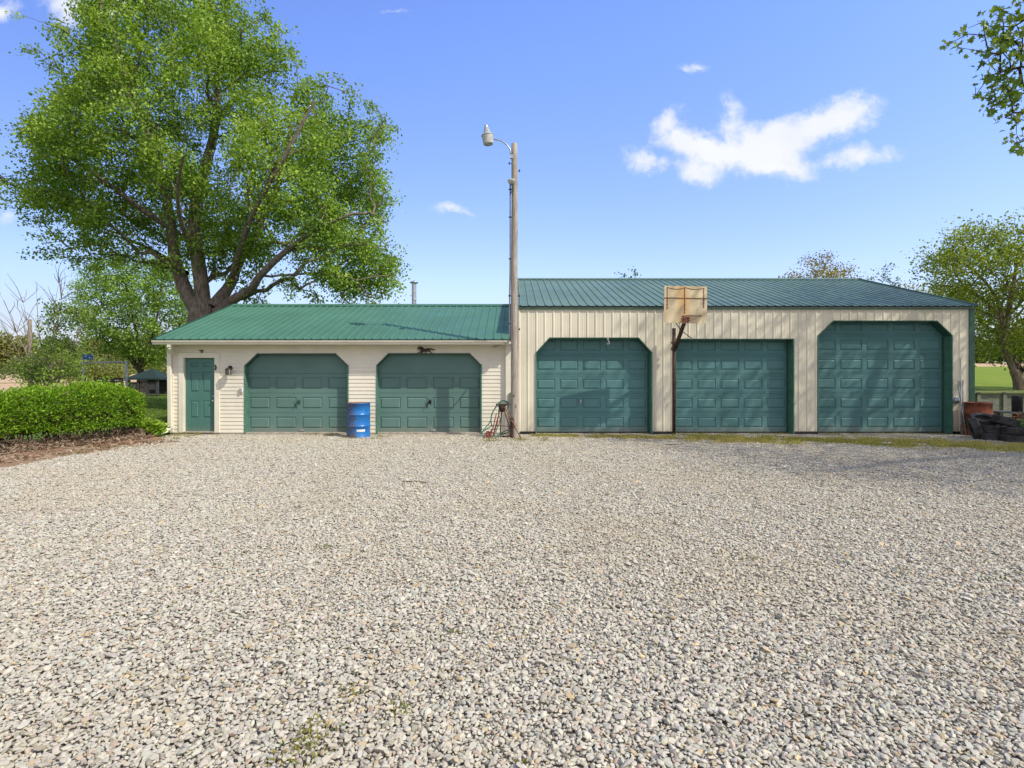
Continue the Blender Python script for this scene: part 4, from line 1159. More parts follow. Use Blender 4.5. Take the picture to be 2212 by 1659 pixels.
def plant_tree(name, label, cat, limbs, targets, leafkw, barkm, group=None, base=None, k_r=0.0085, wpath=0.3, step=0.8, tip=0.008, crown_name='crown', extra=None):
    if extra: targets = np.concatenate([np.asarray(targets), np.asarray(extra[0])])
    base = base or limbs[0][0][0]
    root = thing(name, label, cat, base, group)
    BP, par, rad, nl, tips, prevs = grow(limbs, targets, wpath, step, tip=tip, k_r=k_r)
    wood_mesh('trunk', limbs, BP, par, rad, nl, barkm, root)
    k0 = len(tips) - (len(extra[0]) if extra else 0)
    V, Q, c = crown(tips[:k0], prevs[:k0], BP, **leafkw)
    if extra:
        V2, Q2, c2_ = crown(tips[k0:], prevs[k0:], BP, **extra[1])
        V, Q, c = np.concatenate([V, V2]), np.concatenate([Q, Q2 + len(V)]), np.concatenate([c, c2_])
    big_mesh(crown_name, V, Q, M['leaf'], root, c)
    return root

LEAFC1, LEAFC2 = (0.105, 0.205, 0.024), (0.345, 0.490, 0.065)
# ---- the great maple behind the garage
MY = 9.0
def mp(u, v, dy=0.0): return (gx(u, MY), MY + dy, gz(v, MY))
maple_out = [(80, 128), (78, 40), (120, 70), (168, 118), (196, 92), (188, 20), (230, -90), (330, -160), (440, -160), (500, -60), (505, 10), (520, 42), (583, 38), (612, 60), (640, 110), (668, 145), (648, 190), (700, 192), (728, 212), (780, 205), (818, 228), (850, 270), (822, 312), (822, 345), (852, 405), (834, 455), (850, 492), (832, 515), (868, 545), (874, 618), (848, 658), (770, 664), (690, 650), (660, 618), (620, 612), (570, 640), (540, 650), (528, 620), (548, 590), (500, 575), (470, 600), (440, 580), (395, 560), (355, 575), (300, 560), (262, 565), (205, 572), (150, 572), (92, 540), (96, 520), (160, 530), (195, 515), (175, 495), (110, 480), (60, 460), (-4, 428), (-4, 384), (75, 378), (95, 340), (55, 310), (50, 262), (90, 262), (112, 235), (150, 200), (200, 178), (140, 150)]
limbs = [
    ([(gx(437, MY), MY, -0.2), (gx(437, MY), MY, 1.5), mp(436, 690), mp(436, 645, 0.1)], [0.85, 0.66, 0.55, 0.40]),
    ([mp(426, 672), mp(396, 628, 0.2), mp(370, 560, 0.3), mp(360, 480, 0.3), mp(340, 380, 0.3), mp(300, 260, 0.2), mp(250, 130, 0.0), mp(225, 20, 0.0)], [0.34, 0.29, 0.25, 0.21, 0.17, 0.13, 0.09, 0.05]),
    ([mp(440, 660), mp(440, 590, -0.3), mp(434, 500, -0.5), mp(448, 410, -0.6), mp(470, 310, -0.4), mp(470, 190, 0.0), mp(450, 60, 0.4), mp(430, -90, 0.4)], [0.31, 0.28, 0.25, 0.21, 0.17, 0.13, 0.09, 0.05]),
    ([mp(460, 665), mp(482, 610, 0.6), mp(492, 560, 1.0), mp(520, 470, 1.6), mp(560, 360, 2.0), mp(590, 230, 2.0)], [0.30, 0.23, 0.18, 0.15, 0.12, 0.07]),
    ([mp(470, 676), mp(510, 650, -0.3), mp(560, 632, -0.8), mp(590, 605, -1.2), mp(650, 560, -1.6), mp(720, 520, -2.0), mp(790, 490, -2.0)], [0.26, 0.20, 0.17, 0.15, 0.11, 0.08, 0.05]),
    ([mp(385, 585, 0.6), mp(350, 575, 1.2), mp(300, 540, 2.0), mp(220, 500, 2.4), mp(130, 470, 2.4)], [0.13, 0.11, 0.09, 0.07, 0.04]),
    ([mp(372, 500, 0.5), mp(310, 450, -0.5), mp(230, 380, -1.5), mp(130, 320, -2.0)], [0.13, 0.11, 0.08, 0.04]),
    ([mp(482, 610, 0.6), mp(520, 590, -0.6), mp(600, 500, -2.4), mp(680, 400, -3.2), mp(740, 300, -3.4)], [0.13, 0.12, 0.10, 0.08, 0.04]),
    ([mp(446, 420, -0.6), mp(420, 360, -2.0), mp(400, 280, -3.4), mp(380, 180, -3.8)], [0.11, 0.10, 0.08, 0.04]),
    ([mp(440, 560, -0.3), mp(450, 520, -1.8), mp(480, 470, -3.2), mp(520, 420, -4.2)], [0.10, 0.09, 0.07, 0.04]),
]
rt = np.random.default_rng(5)
T1 = outline_targets(maple_out, MY, 1400, lambda d: np.minimum(0.5 + 1.1 * d, 4.8), rt, shell=0.5, gap=1.36, gapscale=0.70, inset=0.55)
T1e = []
for u, v in maple_out:
    for _ in range(6): T1e.append(mp(u + 0.05 * (430 - u) + rt.normal(0, 12), v + 0.03 * (330 - v) + rt.normal(0, 12), rt.normal(0, 0.6)))
plant_tree('maple_tree', 'huge green silver maple rising behind the low garage', 'tree', limbs, T1,
           dict(n_leaf=118, length=0.58, spread=0.24, size=0.116, c1=LEAFC1, c2=LEAFC2, r=rt, droop=0.45), M['bark'], step=0.9, k_r=0.0090,
           extra=(T1e, dict(n_leaf=34, length=0.38, spread=0.13, size=0.116, c1=LEAFC1, c2=LEAFC2, r=rt, droop=0.5)))

# ---- smaller tree left of it
Y2 = 27.5
def m2(u, v, dy=0.0): return (gx(u, Y2), Y2 + dy, gz(v, Y2))
out2 = [(165, 640), (170, 590), (210, 560), (260, 555), (300, 570), (350, 560), (400, 580), (420, 640), (410, 720), (380, 770), (330, 790), (280, 770), (225, 755), (185, 700)]
limbs = [([(gx(305, Y2), Y2, -0.1), m2(306, 812), m2(300, 790)], [0.30, 0.24, 0.22]),
         ([m2(300, 795), m2(280, 765), m2(245, 725), m2(205, 690)], [0.15, 0.12, 0.08, 0.04]),
         ([m2(300, 792), m2(300, 740), m2(285, 680), m2(270, 610)], [0.16, 0.12, 0.08, 0.04]),
         ([m2(303, 790), m2(325, 740), m2(340, 680), m2(350, 600)], [0.15, 0.11, 0.08, 0.04]),
         ([m2(303, 795), m2(335, 765), m2(375, 730), m2(395, 680)], [0.13, 0.09, 0.06, 0.03])]
T2 = outline_targets(out2, Y2, 560, lambda d: np.minimum(0.6 + 1.2 * d, 3.4), rt, shell=0.6, gap=0.95, gapscale=1.2)
plant_tree('broadleaf_tree', 'mid-sized spreading green tree behind the dark gazebo', 'tree', limbs, T2,
           dict(n_leaf=52, length=0.6, spread=0.24, size=0.16, c1=(0.085, 0.175, 0.022), c2=(0.28, 0.43, 0.060), r=rt, droop=0.3), M['bark_dark'], step=0.7)

# ---- half-bare shrub at the far left
Y3 = 6.5
def m3(u, v, dy=0.0): return (gx(u, Y3), Y3 + dy, gz(v, Y3))
limbs = []
for ub, ut, vt, dy in ((95, 60, 625, 0.2), (98, 30, 640, -0.3), (100, 118, 610, 0.1), (92, 85, 640, 0.5), (104, 150, 640, -0.2), (88, 8, 660, 0.3), (106, 172, 650, 0.4), (97, 100, 660, -0.5), (90, -20, 700, 0.2)):
    q = [(gx(ub, Y3), Y3 + dy * 0.3, -0.05)]
    for k in range(1, 7):
        f = k / 6
        q.append((gx(ub + (ut - ub) * f ** 1.2 + random.uniform(-3, 3), Y3), Y3 + dy * f * 2, gz(880 + (vt - 880) * f, Y3)))
    limbs.append((q, [0.034 * (1 - 0.90 * k / 6) for k in range(7)]))
# bare twigs
rr_ = random.Random(4)
twigs = []
for q, r0 in list(limbs):
    for _ in range(16):
        k = rr_.randrange(2, 7); b = Vector(q[k]); d = Vector((rr_.gauss(0, 0.5), rr_.gauss(0, 0.5), rr_.uniform(0.5, 1.2))) * rr_.uniform(0.4, 1.0)
        e = b + d; g_ = b.lerp(e, 0.5) + Vector((rr_.gauss(0, 0.05), 0, 0.05))
        twigs.append(([tuple(b), tuple(g_), tuple(e)], [0.011, 0.008, 0.0035]))
out3 = [(92, 700), (100, 670), (135, 655), (180, 660), (190, 700), (185, 760), (175, 815), (120, 825), (90, 825), (60, 820), (40, 790), (70, 760)]
T3 = outline_targets(out3, Y3, 150, lambda d: np.minimum(0.4 + 1.0 * d, 1.3), rt, shell=0.7, gap=0.9, gapscale=2.0)
plant_tree('half_bare_shrub', 'tall shrub of bare grey stems with fresh green leaves low down, behind the hedge', 'shrub', limbs + twigs, T3,
           dict(n_leaf=34, length=0.35, spread=0.15, size=0.085, c1=(0.07, 0.14, 0.02), c2=(0.25, 0.36, 0.055), r=rt, droop=0.1), M['bark_pale'], step=0.5, k_r=0.006, tip=0.005)

# ---- tree on the right lawn
Y4 = 7.6
def m4(u, v, dy=0.0): return (gx(u, Y4), Y4 + dy, gz(v, Y4))
zb = float(lawn_z(np.array(gx(2203, Y4)), np.array(Y4)))
out4 = [(1985, 575), (2000, 535), (2050, 505), (2130, 488), (2230, 480), (2340, 520), (2430, 600), (2440, 690), (2350, 770), (2260, 745), (2180, 770), (2112, 785), (2108, 700), (2060, 650), (1998, 610)]
limbs = [([(gx(2203, Y4), Y4, zb - 0.1), m4(2200, 822), m4(2190, 800)], [0.24, 0.19, 0.15]),
         ([m4(2194, 810), m4(2178, 775), m4(2168, 740), m4(2165, 690), m4(2150, 640), m4(2110, 590), m4(2060, 560)], [0.13, 0.105, 0.09, 0.08, 0.06, 0.045, 0.025]),
         ([m4(2168, 740), m4(2178, 680), m4(2190, 610), m4(2200, 540)], [0.12, 0.10, 0.07, 0.03]),
         ([m4(2205, 815), m4(2212, 770, 0.4), m4(2195, 720, 0.8), m4(2230, 640, 1.0), m4(2290, 570, 1.0)], [0.115, 0.09, 0.075, 0.055, 0.025]),
         ([m4(2170, 745), m4(2140, 715, -0.6), m4(2115, 705, -1.0)], [0.07, 0.05, 0.02]),
         ([m4(2210, 800), m4(2280, 740, -0.4), m4(2350, 680, -0.8)], [0.16, 0.11, 0.04])]
T4 = outline_targets(out4, Y4, 620, lambda d: np.minimum(0.5 + 1.1 * d, 3.0), rt, shell=0.65, gap=1.02, gapscale=1.3)
plant_tree('lawn_tree', 'open-branched spring tree with yellow-green leaves on the lawn past the barn', 'tree', limbs, T4,
           dict(n_leaf=56, length=0.45, spread=0.22, size=0.098, c1=(0.12, 0.19, 0.018), c2=(0.36, 0.43, 0.055), r=rt, droop=0.15), M['bark'], step=0.6)

# ---- trees showing above the barn roof
def round_tree(name, label, u, vtop, Y, rad, hgt, n, leafkw, barkm, zb=0.0, group=None):
    X, zt = gx(u, Y), gz(vtop, Y)
    c = np.array([X, Y, zt - hgt])
    q = rt.normal(size=(n * 3, 3)); q = unit(q) * (rt.uniform(0.35, 1, (n * 3, 1)) ** 0.45)
    T_ = c + q * np.array([rad, rad, hgt]); T_ = T_[T_[:, 2] > zb + 1.2][:n]
    zc = c[2] - hgt * 0.7
    lim = [([(X, Y, zb - 0.1), (X + 0.1, Y, max(zc * 0.6, zb + 0.8)), (X, Y, max(zc, zb + 1.3))], [0.26, 0.2, 0.17])]
    for k in range(5):
        a = k * 1.26 + 0.3
        lim.append(([(X, Y, max(zc, zb + 1.3)), (X + rad * 0.35 * math.cos(a), Y + rad * 0.35 * math.sin(a), c[2] - hgt * 0.1), (X + rad * 0.55 * math.cos(a), Y + rad * 0.55 * math.sin(a), c[2] + hgt * 0.55)], [0.14, 0.09, 0.03]))
    return plant_tree(name, label, 'tree', lim, T_, leafkw, barkm, group)
tgp = 'trees behind the barn'
round_tree('background_tree', 'small green treetop just showing over the middle of the barn roof', 1362, 580, 20, 1.0, 3.2, 60, dict(n_leaf=22, length=0.5, spread=0.2, size=0.16, c1=(0.05, 0.10, 0.02), c2=(0.14, 0.22, 0.04), r=rt), M['bark_dark'], group=tgp)
round_tree('background_tree', 'wide yellowish tree budding behind the barn ridge', 1770, 556, 35, 3.9, 4.0, 260, dict(n_leaf=40, length=0.6, spread=0.30, size=0.17, c1=(0.16, 0.14, 0.025), c2=(0.34, 0.29, 0.07), r=rt), M['bark'], group=tgp)
round_tree('background_tree', 'thin sparse green tree behind the sloping end of the barn roof', 1905, 574, 30, 1.7, 3.4, 90, dict(n_leaf=15, length=0.6, spread=0.2, size=0.15, c1=(0.06, 0.11, 0.02), c2=(0.15, 0.22, 0.05), r=rt), M['bark_dark'], group=tgp)
round_tree('background_tree', 'pale yellow-green tree lowest behind the sloping barn roof end', 1985, 610, 45, 4.0, 4.2, 200, dict(n_leaf=40, length=0.6, spread=0.35, size=0.20, c1=(0.17, 0.17, 0.04), c2=(0.33, 0.33, 0.10), r=rt), M['bark'], group=tgp)

# ---- the tree whose branch enters at the top right and whose shade falls on the barn
foot = [(0.6, 1.6), (0.75, 0.2), (2.0, -0.9), (3.2, -1.7), (4.2, -3.4), (4.2, -5.4), (7.3, -7.1), (11.0, -8.0), (15, -6), (15.5, 1), (12, 6), (7, 6.5), (4.2, 5.2), (2.6, 3.6), (1.6, 2.4)]
allow = [(2030, 100), (2100, 20), (2180, -20), (2300, -40), (2300, 330), (2190, 325), (2175, 250), (2110, 210), (2090, 150), (2120, 120)]
T5 = []
rs = np.random.default_rng(21)
while len(T5) < 620:
    q = rs.uniform((0, -8.5), (16, 7), (800, 2)); q = q[in_poly(q[:, 0], q[:, 1], foot)]
    z = rs.uniform(5.6, 13.0, len(q))
    p = np.stack([q[:, 0] + 0.866 * z, q[:, 1] - 0.5 * z, z], 1)
    p = p[(p[:, 0] - 17) ** 2 / 81 + (p[:, 1] + 5) ** 2 / 90 < 1.0]
    d = p[:, 1] + 15
    u, v = CX + p[:, 0] * F / np.maximum(d, 0.1), HZ - (p[:, 2] - CAMZ) * F / np.maximum(d, 0.1)
    infr = (d > 0.1) & (u > -200) & (u < 2440) & (v > -230) & (v < 1700)
    ok = ~infr
    T5 += list(p[ok])
# the sprays that do show, each a handful of leaves on a twig end
spr = [(250, 480), (370, 510), (370, 400), (450, 290), (470, 350), (560, 340), (650, 370), (730, 160), (790, 90), (620, 220), (700, 290), (850, 400), (820, 230), (900, 140), (980, 60), (940, 250), (1000, 300), (540, 520), (640, 550), (740, 560), (800, 540), (590, 670), (700, 660), (660, 790), (780, 770), (740, 860), (850, 640), (900, 700), (860, 820), (520, 900), (600, 940), (540, 980), (760, 950), (690, 1020), (670, 1100), (720, 1120), (820, 1060), (840, 900), (930, 850), (900, 980), (1000, 950), (1000, 850), (940, 1110), (930, 1180), (840, 1220), (960, 1240), (1000, 1170), (960, 1400), (1010, 1460), (930, 1520), (980, 1000), (1000, 500), (1010, 700), (900, 420), (800, 430), (950, 420), (880, 340), (960, 180), (1030, 400), (1030, 600), (1030, 200), (970, 560), (720, 370), (780, 450), (850, 300)]
vis = []
for a_, b_ in spr:
    for _ in range(2 if a_ > 600 else 1): vis.append(W(1996 + (a_ + rs.normal(0, 14)) * 0.2083, (b_ + rs.normal(0, 14)) * 0.2083, rs.uniform(-4.9, -3.9)))
for _ in range(60): vis.append(W(rs.uniform(2225, 2330), rs.uniform(-20, 330), rs.uniform(-4.9, -3.9)))
T5 = np.array(T5[:620])
limbs = [([(17.2, -5.2, -0.1), (17.1, -5.2, 2.0), (17.0, -5.1, 4.0)], [0.42, 0.34, 0.30]),
         ([(17.0, -5.1, 4.0), (15.6, -4.9, 6.0), (13.4, -4.6, 7.2), (11.6, -4.2, 7.6)], [0.22, 0.17, 0.11, 0.05]),
         ([(17.0, -5.1, 4.0), (17.0, -5.0, 7.0), (16.8, -4.8, 10.0), (16.5, -4.6, 12.5)], [0.26, 0.20, 0.13, 0.05]),
         ([(17.0, -5.1, 4.0), (15.8, -7.0, 6.5), (14.4, -9.0, 8.5), (13.4, -10.5, 9.5)], [0.20, 0.15, 0.10, 0.05]),
         ([(17.0, -5.1, 4.0), (18.6, -4.0, 7.0), (20.0, -2.5, 9.5)], [0.2, 0.14, 0.06]),
         ([(17.0, -5.0, 7.0), (15.4, -2.6, 8.6), (13.6, -1.2, 9.6)], [0.15, 0.10, 0.05])]
plant_tree('broadleaf_tree', 'leafy tree whose branch tips hang into the sky above the right-hand lawn', 'tree', limbs, T5,
           dict(n_leaf=66, length=0.8, spread=0.62, size=0.088, c1=(0.05, 0.11, 0.016), c2=(0.14, 0.22, 0.030), r=rs, droop=0.25, lobed=True), M['bark_dark'], step=0.9, k_r=0.0045, tip=0.004,
           extra=(vis, dict(n_leaf=5, length=0.14, spread=0.055, size=0.105, c1=(0.08, 0.155, 0.022), c2=(0.23, 0.32, 0.045), r=rs, droop=0.2, lobed=True)))

# ---- far woods, one mass on each side
def woods(name, label, X0, X1, Y, zb, h0, h1, n, size, c1, c2, seed):
    r = np.random.default_rng(seed)
    nt = int((X1 - X0) / 2.0)
    tx, tyy = np.linspace(X0, X1, nt) + r.normal(0, 1.2, nt), Y + r.uniform(-4, 14, nt)
    th, tw = r.uniform(h0, h1, nt), r.uniform(2.6, 5.0, nt)
    own = r.integers(0, nt, n)
    q = unit(r.normal(size=(n, 3))) * (r.uniform(0, 1, (n, 1)) ** 0.35)
    C = np.stack([tx[own] + q[:, 0] * tw[own], tyy[own] + q[:, 1] * tw[own], zb + th[own] * (0.52 + 0.48 * q[:, 2])], 1)
    tone = r.uniform(0, 1, nt)[own][:, None]
    col = (np.array(c1) * (1 - tone) + np.array(c2) * tone) * r.uniform(0.7, 1.3, (n, 1))
    L = size * r.uniform(0.6, 1.4, n)
    V, Q, c = leaf_quads(C, r.normal(size=(n, 3)), L, L * 0.4, col, r)
    o = big_mesh(name, V, Q, M['leaf'], None, c)
    tag(o, label, 'woods', kind='stuff')
woods('woods', 'distant green woods beyond the bare field on the left', -300, -120, 240, 0, 11, 20, 90000, 1.15, (0.09, 0.13, 0.035), (0.24, 0.25, 0.07), 31)
woods('woods', 'shady green woods at the far edge of the lawn on the right', 60, 190, 118, 2.6, 7, 13, 60000, 0.60, (0.05, 0.10, 0.02), (0.20, 0.25, 0.04), 32)
woods('understorey', 'low bright undergrowth and saplings along the far field edge on the left', -70, -28, 60, 0, 2.6, 5.0, 22000, 0.30, (0.08, 0.13, 0.025), (0.24, 0.26, 0.065), 33)

# ================================================================ hedge and bed
A_, B_ = np.array([-9.72, -1.45]), np.array([-12.6, -7.6])
ab = unit((B_ - A_)[None])[0]; nrm = np.array([-ab[1], ab[0]])
if nrm[0] < 0: nrm = -nrm
LEN = np.linalg.norm(B_ - A_)
HG = thing('hedge', 'dense bright green clipped hedge along the left edge of the gravel', 'hedge', (A_[0], A_[1], 0))
rh = np.random.default_rng(8)
n = 52000
s = rh.uniform(-0.55, LEN, n)
th = rh.uniform(-0.35, math.pi + 0.15, n)
shoot = rh.uniform(size=n) < 0.08
lump = 1 + 0.09 * np.sin(s * 1.3 + 1.0) + 0.07 * np.sin(s * 2.3) + 0.05 * np.sin(s * 5.1 + th * 3) + 0.05 * np.sin(th * 5 + s * 3.3)
dep = 1 - np.abs(rh.normal(0, 0.085, n)) + np.where(rh.uniform(size=n) < 0.05, rh.uniform(0, 0.14, n), 0)
hw, ht = 0.76, 0.68
endk = np.sqrt(np.clip(1 - np.clip(-s / 0.55, 0, 1) ** 2, 0.02, 1))
e = 0.74
cw, sw = np.sign(np.cos(th)) * np.abs(np.cos(th)) ** e, np.sign(np.sin(th)) * np.abs(np.sin(th)) ** e
off_ = cw * hw * lump * dep * endk; zz_ = 0.60 + sw * ht * 0.98 * lump * dep * (0.25 + 0.75 * endk)
zz_ = np.where(th < 0, 0.60 + sw * 0.42 * dep, zz_)
zz_ = zz_ + np.where(shoot & (sw > 0.6), rh.uniform(0, 0.26, n) * (np.sin(s * 17 + 2 * np.sin(s * 5)) > 0.35), 0)
hole = np.sin(s * 4.3 + th * 2.0) + np.sin(s * 9.1 - th * 3.7) + np.sin(th * 6.0 + s * 1.9)
deep_ = np.where(hole > 1.5, 0.16, 0.0); off_ = off_ * (1 - deep_); zz_ = zz_ - deep_ * 0.25 * (sw > 0.5)
C = np.stack([A_[0] + ab[0] * s + nrm[0] * off_, A_[1] + ab[1] * s + nrm[1] * off_, zz_], 1) + rh.normal(0, 0.035, (n, 3))
keep = C[:, 2] > 0.22 + 0.12 * np.sin(s * 2.7) + 0.10 * np.sin(s * 6.1)
C, th2 = C[keep], th[keep]
out_n = np.stack([nrm[0] * cw[keep], nrm[1] * cw[keep], sw[keep] + 0.35], 1)
K = len(C)
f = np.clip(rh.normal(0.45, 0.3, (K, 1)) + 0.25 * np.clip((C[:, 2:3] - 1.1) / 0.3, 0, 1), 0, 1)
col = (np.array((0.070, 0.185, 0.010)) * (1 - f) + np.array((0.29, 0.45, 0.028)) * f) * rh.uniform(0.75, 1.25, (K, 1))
V, Q, c = leaf_quads(C, out_n + rh.normal(size=(K, 3)) * 0.8, 0.062 * rh.uniform(0.6, 1.4, K), 0.019 * rh.uniform(0.7, 1.3, K), col, rh, flat=0.3)
big_mesh('foliage', V, Q, M['leaf'], HG, c)
q = MB()
rr_ = random.Random(9)
for k in range(230):
    s_ = rr_.uniform(-0.3, LEN); b = A_ + ab * s_ + nrm * rr_.uniform(-0.35, 0.45)
    lean = rr_.gauss(0, 0.22); l2 = rr_.gauss(0.12, 0.2)
    h = rr_.uniform(0.5, 1.15)
    p1 = (b[0] + ab[0] * lean + nrm[0] * l2, b[1] + ab[1] * lean + nrm[1] * l2, h)
    q.tube([(b[0], b[1], -0.02), (b[0] * 0.5 + p1[0] * 0.5 + rr_.gauss(0, 0.03), b[1] * 0.5 + p1[1] * 0.5, h * 0.5), p1], [0.014, 0.011, 0.006], 5, False)
for k in range(70):                           # a few bare twigs poking out of the face
    s_ = rr_.uniform(-0.2, LEN); z0 = rr_.uniform(0.3, 1.2); b = A_ + ab * s_ + nrm * 0.6
    q.tube([(b[0], b[1], z0), (b[0] + nrm[0] * 0.2 + rr_.gauss(0, 0.1), b[1] + nrm[1] * 0.2 + rr_.gauss(0, 0.1), z0 + rr_.uniform(-0.1, 0.2))], [0.006, 0.003], 4, False)
q.build('stems', M['twig'], HG, fix=False)
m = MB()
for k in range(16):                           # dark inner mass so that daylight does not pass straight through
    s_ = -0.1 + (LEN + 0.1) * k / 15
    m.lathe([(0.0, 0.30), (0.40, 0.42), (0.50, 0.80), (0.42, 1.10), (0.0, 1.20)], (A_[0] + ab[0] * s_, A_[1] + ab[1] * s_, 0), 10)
m.build('light_block_core', M['bark_dark'], HG)

# bed: red dirt strip, dry litter
nxs = 40
V, Q = [], []
for k in range(nxs):
    s_ = -0.5 + (LEN + 1.2) * k / (nxs - 1)
    for j, (o_, z) in enumerate(((0.0, 0.10), (0.55, 0.085), (0.95, 0.05), (1.30, 0.016), (2.9, -0.010))):
        b = A_ + ab * s_ + nrm * (o_ + 0.06 * math.sin(s_ * 3 + j))
        V.append((b[0], b[1], z + 0.012 * math.sin(s_ * 7 + j * 2)))
for k in range(nxs - 1):
    for j in range(4): Q.append((k * 5 + j, k * 5 + j + 1, (k + 1) * 5 + j + 1, (k + 1) * 5 + j))
o = big_mesh('dirt', V, Q, M['dirt'], smooth=True); o['kind'] = 'structure'
n = 9000
s = rh.uniform(-0.4, LEN + 0.4, n); of = np.abs(rh.normal(0.55, 0.26, n)); of = np.where(rh.uniform(size=n) < 0.16, rh.uniform(0.9, 1.9, n), of)
C = np.stack([A_[0] + ab[0] * s + nrm[0] * of, A_[1] + ab[1] * s + nrm[1] * of, np.where(of < 0.95, 0.05 + rh.uniform(0, 0.26, n) * np.clip(1.15 - of, 0.1, 1), 0.03 + 0 * of)], 1)
f = rh.uniform(0, 1, (n, 1))
col = np.array((0.15, 0.095, 0.055)) * (1 - f) + np.array((0.42, 0.32, 0.22)) * f
A2 = rh.normal(size=(n, 3)); A2[:, 2] *= 0.5
V, Q, c = leaf_quads(C, A2, rh.uniform(0.05, 0.13, n), rh.uniform(0.008, 0.03, n), col, rh, flat=0.1)
o = big_mesh('leaf_litter', V, Q, M['dry'], None, c); tag(o, 'dry brown leaves and twigs lying under the hedge', 'leaf litter', kind='stuff')
q = MB()
for k in range(420):
    s_ = rr_.uniform(-0.3, LEN + 0.3); o_ = rr_.gauss(0.55, 0.2); b = A_ + ab * s_ + nrm * o_
    a_ = rr_.uniform(0, 6.28); l_ = rr_.uniform(0.12, 0.4); z0 = rr_.uniform(0.06, 0.30)
    q.tube([(b[0], b[1], z0), (b[0] + math.cos(a_) * l_ * 0.5, b[1] + math.sin(a_) * l_ * 0.5, z0 + rr_.gauss(0.03, 0.04)), (b[0] + math.cos(a_) * l_, b[1] + math.sin(a_) * l_, max(0.04, z0 + rr_.gauss(0, 0.07)))], [0.006, 0.005, 0.003], 4, False)
o = q.build('dry_sticks', M['twig'], fix=False); tag(o, 'tangle of dry brown sticks at the foot of the hedge', 'sticks', kind='stuff')

# leafy plant by the downspout
def leafy(name, label, c0, rad, h, n, size, c1, c2, seed, cat='plant'):
    r = np.random.default_rng(seed)
    root = thing(name, label, cat, (c0[0], c0[1], 0))
    q = MB(); C, A = [], []
    for k in range(n):
        a, rr2 = r.uniform(0, 6.28), rad * math.sqrt(r.uniform()); hh = h * r.uniform(0.5, 1.0) * (1 - 0.4 * rr2 / rad)
        e = (c0[0] + math.cos(a) * rr2, c0[1] + math.sin(a) * rr2, hh)
        q.tube([(c0[0] + 0.3 * rr2 * math.cos(a), c0[1] + 0.3 * rr2 * math.sin(a), -0.02), (c0[0] + 0.6 * rr2 * math.cos(a), c0[1] + 0.6 * rr2 * math.sin(a), hh * 0.7), e], [0.006, 0.005, 0.003], 4, False)
        for _ in range(9): C.append(np.array(e) + r.normal(0, 0.05, 3)); A.append((math.cos(a) + r.normal(0, .6), math.sin(a) + r.normal(0, .6), 0.15))
    q.build('stems', M['twig'], root, fix=False)
    C, A = np.array(C), np.array(A); K = len(C); f = r.uniform(0, 1, (K, 1))
    V, Q, c = leaf_quads(C, A, size * r.uniform(0.6, 1.3, K), size * 0.3 * r.uniform(0.7, 1.3, K), np.array(c1) * (1 - f) + np.array(c2) * f, r, flat=0.8)
    big_mesh('leaves', V, Q, M['leaf'], root, c)
    return root
leafy('leafy_plant', 'light green broad-leaved plant beside the downspout at the garage corner', (gx(316, -0.70), -0.70), 0.34, 0.48, 80, 0.13, (0.17, 0.30, 0.02), (0.36, 0.50, 0.06), 3)
leafy('corner_weed', 'reddish-leaved weed beside the weathered table at the right edge', (gx(2211, -1.0), -1.0), 0.20, 0.75, 30, 0.09, (0.10, 0.04, 0.02), (0.22, 0.14, 0.03), 4)
leafy('corner_weed', 'bright green weed beside the tyres at the right edge', (gx(2222, -1.9), -1.9), 0.25, 0.62, 40, 0.10, (0.07, 0.17, 0.02), (0.14, 0.30, 0.03), 6)
for k, (u, v, a, lb) in enumerate(((292, 948, 14, 'dark red edging brick lying nearest the hedge end'), (311, 946, 5, 'red edging brick in the middle of the row by the leafy plant'), (330, 943, -4, 'red edging brick nearest the downspout'))):
    d = CAMZ * F / (v - HZ + 6); Yb = d - CAMD
    q = MB(); q.box(-0.10, 0.10, -0.05, 0.05, -0.02, 0.062); o = q.build('edging_brick', M['brick'], bevel=0.006)
    o.location = (gx(u, Yb), Yb, 0.0); o.rotation_euler = (0, R(2), R(a)); tag(o, lb, 'brick', 'edging bricks by the leafy plant')

# ================================================================ grass
def blades(name, label, C, h, col, r, parent=None, w=0.0055, lean=0.35, cat='grass'):
    n = len(C)
    A = r.normal(size=(n, 3)) * lean + np.array([0, 0, 1.0])
    V, Q, c = leaf_quads(C, A, h, np.full(n, w), col, r, flat=0.0)
    o = big_mesh(name, V, Q, M['grass'], parent, c)
    return tag(o, label, cat, kind='stuff')
rg = np.random.default_rng(17)
pc = [(0.6, -0.62, 0.12, 0.15), (1.5, -0.72, 0.22, 0.30), (3.2, -0.95, 0.35, 0.55), (5.0, -1.25, 0.55, 1.0), (7.0, -1.55, 0.65, 1.0), (9.0, -1.95, 0.72, 1.0), (11.0, -2.6, 0.85, 1.0), (13.5, -3.3, 1.1, 1.0), (17, -4.3, 1.3, 1.0)]
px_, py_, pw_, pd_ = [np.array(q) for q in zip(*pc)]
n = 150000
x = rg.uniform(0.5, 17, n); cy = np.interp(x, px_, py_); wd = np.interp(x, px_, pw_); de_ = np.interp(x, px_, pd_)
yy = cy + rg.normal(0, 0.50, n) * wd * (1 + 0.5 * np.sin(x * 2.3) * np.sin(x * 0.9 + 1))
clump = np.sin(x * 3.1 + yy * 2) + np.sin(x * 7.3 - yy * 5) + np.sin(x * 1.3 + yy * 9.0) * 0.8
keep = (clump > -0.2 - de_ * 0.6 + rg.normal(0, 0.5, n)) & (rg.uniform(size=n) < de_) & (yy < -0.1)
C = np.stack([x, yy, 0 * x + 0.004], 1)[keep]; K = len(C)
